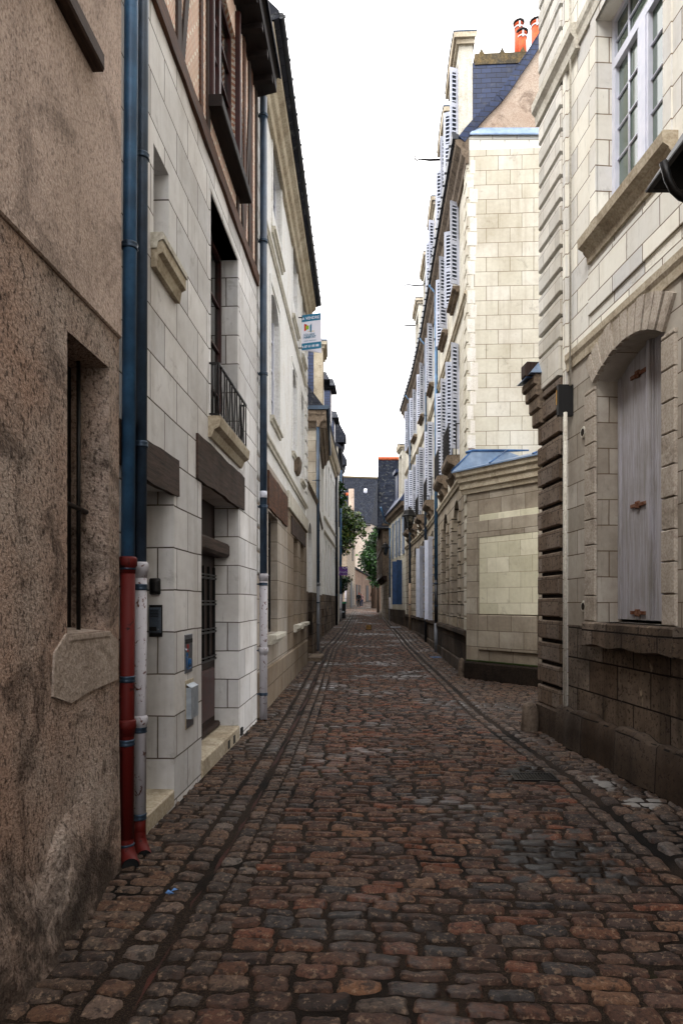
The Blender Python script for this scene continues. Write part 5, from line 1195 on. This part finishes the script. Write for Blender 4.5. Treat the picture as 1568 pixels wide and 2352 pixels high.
# ------------------------------------------------------------------ RIGHT 3
f = R3 = Fr('R', [(931,34.2),(893,41)]); r3 = root('blue_shutter_house', (*f.p[0],.3), 'smaller white stone house with blue ground floor shutters and one stone dormer', 'house')
E = f.L; zw = 6.9
ops = [(.9,1.8,4.2,6.3,.15,0),(3.6,4.4,4.2,6.3,.15,0),(1.2,2.1,1.6,3.7,.15,0),(5.2,6.0,.5,3.3,.15,0)]
m = wall_mb(f, 0, E, 0, zw, ops, 6); m.build('wall', M['R2f'], r3)
for o in ops[:3]: win(f, r3, *o[:4], .15, 'white_paint')
m = MB(f); m.box(ops[3][0],ops[3][1],-.15,-.1,.4,3.3); m.build('door', M['doorw'], r3)
for a_, b_, mt in ((.3,.85,'shut_gb'),(1.85,2.4,'shut_gb'),(3.05,3.55,'shut_gb'),(4.45,4.95,'shut_gb')): flat_shutter(f, r3, a_, b_, 4.2, 6.3, .02, mt)
shutter(f, r3, 1.15, .02, .34, 1.5, 3.9, 'shut_blue', False, -.2); shutter(f, r3, 2.12, .02, .40, 1.5, 3.9, 'shut_blue', False, .15)
m = MB(f); m.bbox(0,E,0,.06,-.1,1.2,.02); m.build('plinth', M['base'], r3)
m = MB(f); m.sweep([(-.01,6.5),(.06,6.5),(.1,6.65),(.2,6.72),(.24,6.9),(-.01,6.92)], [-.1,E]); m.build('cornice', M['trimd'], r3)
m = MB(f); m.sweep([(.26,6.92),(.32,6.98),(-.3,7.9),(-2.2,11.5),(-6,11.5),(-6,6.9)], [-.1,E]); m.build('roof', M['slate'], r3)
dormer(f, r3, .5, 1.7, .12, 7.2, 9.75, 2.4, 'trimw', pedim=.2); 
m = MB(f); m.box(4.0,5.0,-2,-.15,7.4,9.2); m.box(3.9,5.1,-2,-.0,9.2,9.4); m.build('dormer', M['slate'], r3)
p = at(895.5,1384,40.3); dp_ = downpipe('downpipe', 'dark blue downpipe with white foot where the blue shutter house meets the half-timbered one', p, .06, [(1.9,6.2,'blue_pipe'),(.35,1.92,'white_pipe')], [5,3.4,1.2], 1, 'black_pipe')
b = MB(); b.tube([at(874,1165,38.6),at(880,1185,39.0),at(884,1200,39.6),at(895.5,1204,40.3)], .055, 8); b.build('swan_neck', M['blue_pipe'], dp_)
lantern(885,1258,39.5, f(E-1.0,0,0), 'dark street lantern beside the half-timbered house, the farther small one',1.0)
# ------------------------------------------------------------------ RIGHT 4 half-timbered with tall slate roof
f = R4 = Fr('R', [(889,41.2),(874,52)]); r4 = root('half_timbered_house', (*f.p[0],.4), 'dark half-timbered house with overhanging upper floor and very tall slate roof with orange ridge', 'house')
E = f.L
m = wall_mb(f, 0, E, 0, 3.3, [(1,1.9,.6,2.7,.2,0),(4,5,1.2,2.7,.2,0)], 8, top=False); m.build('lower_wall', M['farstone'], r4)
m = MB(f); m.box(1,1.9,-.2,-.15,.5,2.7); m.build('door', M['doorw'], r4); win(f, r4, 4,5,1.2,2.7,.2,'black')
m = MB(f); m.box(0,E,-.5,.30,3.3,6.6); m.build('upper_wall', M['trimd'], r4)
for i in range(9): b = MB(f); u = .02+i*(E-.2)/8; b.box(u,u+.16,.28,.325,3.3,6.6); b.build('timber_post', M['plank'], r4)
for z in (3.28,5.0,6.4): b = MB(f); b.box(-.02,E,.28,.34,z,z+.18); b.build('timber_rail', M['plank'], r4)
for i in range(7): b = MB(f); u = .1+i*E/7; b.sweep([(0,2.9),(.06,2.95),(.3,3.25),(.3,3.3),(0,3.3)], [u,u+.14]); b.build('bracket', M['plank'], r4)
# roof: slope facing the camera
m = MB(); z0_, z1_ = 6.3, 11.6
a1, a2 = at(866,1384,41.0), at(985,1384,41.0); b1, b2 = at(867.5,1384,45.5), at(960,1384,45.5)
def v(p, z): return (p.x,p.y,z)
n = 8
def lp(t): 
    z = z0_+(z1_-z0_)*t; s = t**.8; p = a1.lerp(b1,s); q = a2.lerp(b2,s); return v(p,z), v(q,z)
acc = 0
for i in range(n):
    (p,q),(p2,q2) = lp(i/n), lp((i+1)/n); L_ = (Vector(p)-Vector(p2)).length
    m.poly((p,q,q2,p2), uv=[(0,acc),(3.2,acc),(3.2,acc+L_),(0,acc+L_)]); acc += L_
c1_, c2_ = at(868,1384,50), at(960,1384,50)
m.poly((v(b1,z1_),v(b2,z1_),v(c2_,z0_),v(c1_,z0_))); m.poly((v(a1,z0_),v(b1,z1_),v(c1_,z0_)))
m.build('roof', M['slate_far'], r4)
m = MB(); m.tube([v(b1,z1_+.02),v(b2,z1_+.02)], .14, 8); m.build('ridge_tiles', M['tile'], r4)
m = MB(); m.tube([v(a1,z0_-.02),v(a2,z0_-.02)], .07, 8); m.build('gutter', M['black_pipe'], r4)
m = MB(); m.tube([at(875,1384,41.4)+Vector((0,0,.3)),at(875,1384,41.4)+Vector((0,0,4.4))], .05, 8); 
# ------------------------------------------------------------------ far end
def blk(name, lab, cat, pts, z0, z1, mat, side='L', back=4):
    f = Fr(side, pts); rt = root(name, (*f.p[0],z0), lab, cat); m = wall_mb(f, 0, f.L, z0, z1, [], back); m.build('wall', mat, rt); return f, rt
f, rt = blk('stone_corner_house', 'far pale stone house with a pointed archway, left of the white wall', 'house', [(796,68),(815,84)], .5, 9.5, M['farstone'])
sfr = Fr('L', [(740,68),(796,68)]); m = MB(sfr); m.box(0,sfr.L,-.2,.01,.5,9.4); m.build('side_wall', M['L3y'], rt)
def darkarch(f, rt, u0, u1, z0, z1, name='archway', mat='dark_in', pointed=True):
    m = MB(f); n = 8; P = [(u0,z0)]+[(u0+(u1-u0)*k/n, z1-(z1-z0)*.35*(abs(2*k/n-1)**(1.3 if pointed else 2))) for k in range(n+1)]+[(u1,z0)]
    m.poly([(u,.03,z) for u,z in P]); m.poly([(u,-.02,z) for u,z in P][::-1])
    for (a_,b_),(c_,d_) in zip(P, P[1:]): m.poly(((a_,.03,b_),(c_,.03,d_),(c_,-.02,d_),(a_,-.02,b_)))
    m.build(name, M[mat], rt)
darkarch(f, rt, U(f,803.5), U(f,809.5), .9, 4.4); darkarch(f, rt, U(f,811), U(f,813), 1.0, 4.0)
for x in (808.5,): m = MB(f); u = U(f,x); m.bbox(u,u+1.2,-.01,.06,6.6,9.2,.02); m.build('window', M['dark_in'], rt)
m = MB(); a1, a2, b1, b2 = at(740,1384,67.6), at(803,1384,67.6), at(740,1384,72), at(803,1384,72)
z0_, z1_ = 9.3, EYE+(HY-1136)/F*72
m.poly((v(a1,z0_),v(a2,z0_),v(b2,z1_),v(b1,z1_)), uv=[(0,0),(4,0),(4,5),(0,5)]); c1_, c2_ = at(740,1384,77), at(803,1384,77); m.poly((v(b1,z1_),v(b2,z1_),v(c2_,z0_),v(c1_,z0_))); m.poly((v(a2,z0_),v(b2,z1_),v(c2_,z0_))); m.build('roof', M['slate_far'], rt)
m = MB(); m.tube([v(b1,z1_),v(b2,z1_)], .2, 8); m.build('ridge_tiles', M['tile'], rt)
m = MB(); p = at(806.5,1384,70); m.box(p.x-.28,p.x+.28,p.y-.4,p.y+.4,9,EYE+(HY-1124)/F*70); m.build('chimney', M['gable'], rt)
p = at(794,1384,67.3); downpipe('downpipe', 'white far downpipe on the stone corner house', p, .09, [(.9,4.2,'white_pipe')], [2], 0)
# brown wall and the white house above
f, rt = blk('ochre_wall_house', 'far low ochre stained house with lean-to slate roof, closing the street', 'house', [(815,86),(833,92),(852,100),(880,103)], 1.0, 6.0, M['farbrown'])
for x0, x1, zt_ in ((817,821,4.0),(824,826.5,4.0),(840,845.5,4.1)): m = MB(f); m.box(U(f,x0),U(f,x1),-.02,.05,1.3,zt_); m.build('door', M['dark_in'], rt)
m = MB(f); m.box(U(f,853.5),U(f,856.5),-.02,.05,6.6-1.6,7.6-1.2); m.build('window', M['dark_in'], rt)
m = MB(f); Lf = f.L; prs = []
m.poly(((-.4,.3,6.2),(Lf*.72,.3,5.5),(Lf*.5,-1.5,6.4),(-.4,-3.5,8.6))); m.poly(((-.4,.3,6.2),(Lf*.72,.3,5.5),(Lf*.72,.2,5.4),(-.4,.2,6.0))); m.poly(((Lf*.72,.3,5.5),(Lf,.2,5.9),(Lf,-3,6.1),(Lf*.5,-1.5,6.4))); m.build('roof', M['slate_old'], rt)
f, rt = blk('white_rendered_building', 'tall white rendered building below the huge slate roof at the end of the street', 'building', [(790,110),(850,110),(905,128)], 2, EYE+(HY-1203)/F*110, M['farwhite'], back=18)
zt_ = EYE+(HY-1203)/F*110
m = MB(); z1_ = EYE+(HY-1094)/F*122
a0, a1, a2 = at(740,1384,109.5), at(850,1384,109.5), at(905,1384,127); b0, b1 = at(740,1384,122), at(868,1384,124)
m.poly((v(a0,zt_),v(a1,zt_),v(b1,z1_),v(b0,z1_)), uv=[(0,0),(8,0),(8,12),(0,12)]); m.poly((v(a1,zt_),v(a2,zt_),v(b1,z1_)), uv=[(0,0),(8,0),(4,12)])
c0_, c1_ = at(740,1384,134), at(868,1384,134); m.poly((v(b0,z1_),v(b1,z1_),v(c1_,zt_),v(c0_,zt_))); m.poly((v(b1,z1_),v(a2,zt_),v(c1_,zt_))); m.build('roof', M['slate_far'], rt)
m = MB(); m.tube([v(b0,z1_),v(b1,z1_)], .25, 6); m.build('ridge_tiles', M['mossy'], rt)
m = MB(); a_ = at(780,1206,109.3); b_ = at(851,1206,109.3); m.tube([a_,b_], .15, 6); m.build('gutter', M['black_pipe'], rt)
for x, y in ((789,1128),(869-29,1130)): 
    p = at(x-1,y,119.5); m = MB(); m.tube([p-Vector((0,0,.6)),p+Vector((0,-1.0,.3))], .3, 8); m.build('roof_vent', M['white_paint'], rt)
# far background closing volumes
f, rt = blk('grey_end_house', 'dark house closing the bend at the far right', 'house', [(852,74),(905,60)], .5, 5.2, M['farbrown'])
# ------------------------------------------------------------------ foliage
def mk_leaf(name, stops):
    k = N(name); g = k.n('NewGeometry'); k.l(k.ramp(g.outputs['Random Per Island'], stops), k.b.inputs['Base Color']); k.b.inputs['Roughness'].default_value = .5; k.b.inputs['Specular IOR Level'].default_value = .4
    return k.m
M['leaf'] = mk_leaf('vine_leaves', [(0,'0e1e06'),(.3,'183008'),(.6,'2a440c'),(.85,'4c6212'),(1,'5c5214')]); M['leaf2'] = mk_leaf('shrub_leaves', [(0,'0a1c06'),(.4,'12300a'),(.75,'1e4610'),(1,'38601c')]); M['bark'] = simple('bark','3a2c20',.9,0,.4,10,.5)
def crown(name, label, cat, centers, base, n, ls, mat, groundz):
    rt = root(name, (base.x,base.y,groundz), label, cat); me = bpy.data.meshes.new('crown'); vs, fs = [], []
    tot = sum(r*r for c_, r in centers)
    for c_, r in centers:
        for i in range(int(n*r*r/tot)):
            d = Vector((R.gauss(0,1),R.gauss(0,1),R.gauss(0,1))).normalized(); p = c_+d*r*(R.random()**.45)*R.uniform(.8,1.12); 
            a = Vector((R.gauss(0,1),R.gauss(0,1),R.gauss(0,.6)-.5)).normalized(); b = a.cross(Vector((R.gauss(0,1),R.gauss(0,1),R.gauss(0,1)))).normalized(); s = ls*R.uniform(.6,1.3)
            k = len(vs); vs += [p-b*s*.32, p+a*s*.5-b*s*.1+Vector((0,0,.0)), p+a*s, p+a*s*.5+b*s*.45]; fs.append((k,k+1,k+2,k+3))
    me.from_pydata([tuple(q-rt.location) for q in vs], [], fs); me.materials.append(M[mat]); o = bpy.data.objects.new('crown', me); C.objects.link(o); o.parent = rt
    b = MB(); top = centers[0][0]; mid = Vector((base.x,base.y,(groundz+top.z)/2)); b.tube([Vector((base.x,base.y,groundz)),mid,top], [.12,.09,.04], 8)
    for c_, r in centers[1:]: b.tube([mid.lerp(top,.4),c_], [.05,.015], 6)
    b.build('trunk', M['bark'], rt)
cs = [(787,1190,1.0),(795,1185,.9),(790,1215,1.1),(800,1205,1.0),(812,1195,.8),(822,1205,.6),(790,1240,1.0),(797,1228,.8),(786,1170,.7),(830,1222,.4),(784,1258,.6)]
crown('vine', 'green climbing vine tree bulging from the far left wall above the purple sign', 'tree', [(at(x,y,52+R.uniform(-1,1)), r) for x,y,r in cs], at(782,1384,52), 3800, .28, 'leaf', .7)
cs = [(856,1250,1.2),(848,1275,1.3),(862,1230,.9),(842,1290,1.1),(852,1305,.9),(860,1320,1.0),(864,1215,.5),(838,1278,.6),(858,1285,1.2),(862,1338,.6)]
crown('leafy_tree', 'fresh green bushy tree leaning over the far end of the street on the right', 'tree', [(at(x+3,y,56+R.uniform(-1,1)), r*.75) for x,y,r in cs], at(868,1384,56), 4200, .30, 'leaf2', .7)
cs = [(781,1125,.28),(782,1140,.3),(780,1155,.28),(783,1117,.2),(779,1100+10,.2)]
crown('wall_plant', 'dark leafy sprig growing beside the far blue downpipe', 'plant', [(at(x,y,38), r) for x,y,r in cs], at(776,1384,38), 200, .28, 'leaf2', 6)
cs = [(788,1335,.55),(796,1330,.4),(785,1350,.4)]
crown('shrub', 'dark shrub below the purple sign', 'shrub', [(at(x,y,46), r) for x,y,r in cs], at(784,1384,46), 500, .2, 'leaf2', .6)
# bins
p = at(786,1384,44); z0_ = gz(p.y); rt = root('wheelie_bin', (p.x,p.y,z0_), 'dark wheelie bin with a bright green lid beside the far left wall', 'bin')
b = MB(); A = [(-.24,-.26),(.24,-.26),(.24,.26),(-.24,.26)]
for i in range(4):
    a_, c_ = A[i], A[(i+1)%4]; b.poly(((p.x+a_[0]*.8,p.y+a_[1]*.8,z0_+.06),(p.x+c_[0]*.8,p.y+c_[1]*.8,z0_+.06),(p.x+c_[0],p.y+c_[1],z0_+1.0),(p.x+a_[0],p.y+a_[1],z0_+1.0)))
b.build('body', M['blackm'], rt); M['greenlid'] = simple('green_lid','0c6a48',.4)
b = MB(); b.bbox(p.x-.27,p.x+.27,p.y-.3,p.y+.3,z0_+1.0,z0_+1.12,.03); b.build('lid', M['greenlid'], rt)
b = MB(); b.tube([(p.x-.22,p.y+.2,z0_+.09),(p.x+.22,p.y+.2,z0_+.09)], .09, 12); b.build('wheel', M['black'], rt)
b = MB(); b.box(p.x-.14,p.x+.14,p.y-.27,p.y-.262,z0_+.4,z0_+.5); b.build('label', M['mailw'], rt)
# pale planter
p = at(873,1384,43); z0_ = gz(p.y); b = MB(); b.tube([(p.x,p.y,z0_-.02),(p.x,p.y,z0_+.35),(p.x,p.y,z0_+.42),(p.x,p.y,z0_+.42)], [.09,.1,.11,.085], 16); b.tube([(p.x,p.y,z0_+.42),(p.x,p.y,z0_+.47)],[.10,.06],16)
tag(b.build('stone_bollard', M['farwhite']), 'short pale round topped post by the half-timbered house door', 'bollard')
# wooden block on the road
p = at(846,1452,31.5); z0_ = gz(p.y); rt = root('wooden_block', (p.x,p.y,z0_), 'small striped yellow and brown block lying on the road', 'block')
M['yw'] = simple('yellow_wood','8a6a30',.7,0,.3,20,.2,'5a4020')
b = MB(); b.bbox(p.x-.12,p.x+.12,p.y-.02,p.y+.1,z0_+.03,z0_+.24,.01); b.build('block', M['yw'], rt); b = MB(); b.bbox(p.x-.14,p.x+.13,p.y,p.y+.14,z0_-.0,z0_+.06,.01); b.box(p.x+.1,p.x+.14,p.y,p.y+.12,z0_+.0,z0_+.26); b.build('base', M['black'], rt)
# flat covers in pavement
for x, y, w_, d_, lab in ((1000,1507,.3,.35,'blue grey metal cover set in the right pavement near the shuttered house'),(908,1441,.5,1.0,'grey metal cover plate in the far right pavement')):
    D_ = (EYE)*F/(y-HY)*(.96 if y > 1480 else .8); p = at(x,1384,D_); z_ = gz(p.y)+.014; b = MB(); b.bbox(p.x-w_/2,p.x+w_/2,p.y-d_/2,p.y+d_/2,z_-.03,z_,.004)
    o_ = b.build('access_cover', M['bzinc' if x > 950 else 'mail']); tag(o_, lab, 'cover')
# ------------------------------------------------------------------ people (far)
def person(x, D, lab, coat, trou, skin, hair, face=-1, lean=0, h=1.72, bag=None):
    p = at(x,1384,D); g = gz(p.y); s = h/1.72
    def V(a, b, c): return Vector((a*s, b*s, c*s))
    J = {'pel':V(0,0,.95),'chest':V(.02*face+lean*.05,0,1.28),'neck':V(.03*face+lean*.1,0,1.47),'head':V(.05*face+lean*.12,-.01,1.58),'top':V(.05*face+lean*.12,-.01,1.68)}
    for sd in (-1,1):
        J['hip%d'%sd] = V(.09*sd,.02*sd,.88); J['kn%d'%sd] = V(.10*sd,-.03+.06*sd,.48); J['an%d'%sd] = V(.10*sd,.04*sd,.08); J['toe%d'%sd] = V(.10*sd,.04*sd-.14,.03)
        J['sh%d'%sd] = V(.19*sd+.02*face,0,1.40); J['el%d'%sd] = V(.25*sd,.04,1.12); J['wr%d'%sd] = V(.22*sd,-.10,.90); J['ha%d'%sd] = V(.21*sd,-.13,.82)
    def skin_mesh(name, chain, rad, mat, parent):
        ks = sorted({k for e in chain for k in e}, key=lambda k: (k != chain[0][0], k)); me = bpy.data.meshes.new(name); me.from_pydata([tuple(J[k]) for k in ks], [(ks.index(a),ks.index(b)) for a,b in chain], [])
        o = bpy.data.objects.new(name, me); C.objects.link(o); o.parent = parent; sm = o.modifiers.new('s','SKIN'); me.skin_vertices or me.attributes
        if not me.skin_vertices: 
            bm = bmesh.new(); bm.from_mesh(me); bm.verts.layers.skin.verify(); bm.to_mesh(me); bm.free()
        for i, k in enumerate(ks): me.skin_vertices[0].data[i].radius = (rad[k]*s, rad[k]*s); me.skin_vertices[0].data[i].use_root = (i == 0)
        o.modifiers.new('u','SUBSURF').levels = 1; me.materials.append(mat); return o
    e = []
    for sd in (-1,1): e += [('pel','hip%d'%sd),('hip%d'%sd,'kn%d'%sd),('kn%d'%sd,'an%d'%sd),('an%d'%sd,'toe%d'%sd),('chest','sh%d'%sd),('sh%d'%sd,'el%d'%sd),('el%d'%sd,'wr%d'%sd),('wr%d'%sd,'ha%d'%sd)]
    e = [('pel','chest'),('chest','neck'),('neck','head'),('head','top')]+e
    rad = {'pel':.12,'chest':.14,'neck':.055,'head':.095,'top':.075}
    for sd in (-1,1): rad.update({'hip%d'%sd:.085,'kn%d'%sd:.055,'an%d'%sd:.04,'toe%d'%sd:.035,'sh%d'%sd:.06,'el%d'%sd:.042,'wr%d'%sd:.03,'ha%d'%sd:.035})
    rt = skin_mesh('person', e, rad, M[skin], None); rt.location = (p.x,p.y,g); tag(rt, lab, 'person', 'people far down the street')
    ce = [x_ for x_ in e if not any(t in (x_[0]+x_[1]) for t in ('kn','an','toe','ha','head','top'))]; crad = {k:v_*1.25+.01 for k,v_ in rad.items()}; crad['neck'] = .06
    skin_mesh('coat', ce, crad, M[coat], rt)
    te = [x_ for x_ in e if any(t in x_[0]+x_[1] for t in ('hip','kn','an')) and 'toe' not in x_[1]]; trad = {k:v_*1.2+.01 for k,v_ in rad.items()}
    skin_mesh('trousers', te, trad, M[trou], rt)
    m = MB(); c_ = J['head']+Vector((0,.02,.05))
    for i in range(5):
        for k in range(10):
            def q(i, k): t = i/5*math.pi*.55; a = k/10*2*math.pi; return c_+Vector((.105*math.sin(t)*math.cos(a), .11*math.sin(t)*math.sin(a), .10*math.cos(t)))*s+rt.location
            m.poly((q(i,k),q(i,k+1),q(i+1,k+1),q(i+1,k)), sm=True)
    m.build('hair', M[hair], rt)
    return rt
M['coatb'] = simple('black_coat','0c0c10',.8); M['skin'] = simple('skin','a8705a',.6); M['capr'] = simple('red_cap','8a1c1c',.7); M['pinkc'] = simple('pink_grey_coat','8a6c68',.8); M['jeans'] = simple('blue_jeans','22304e',.8); M['hairg'] = simple('grey_hair','6a6058',.8)
person(823.5,74,'person in a long black coat and red cap standing far down the street','coatb','coatb','skin','capr',1)
person(830,77,'person in pinkish top and blue jeans beside the black coated person','pinkc','jeans','skin','hairg',-1,h=1.66)
person(855,88,'dark dressed person at the far bend, left of a pair','coatb','coatb','skin','coatb',1); person(862,85,'dark dressed person at the far bend, right of a pair','coatb','coatb','skin','coatb',-1)
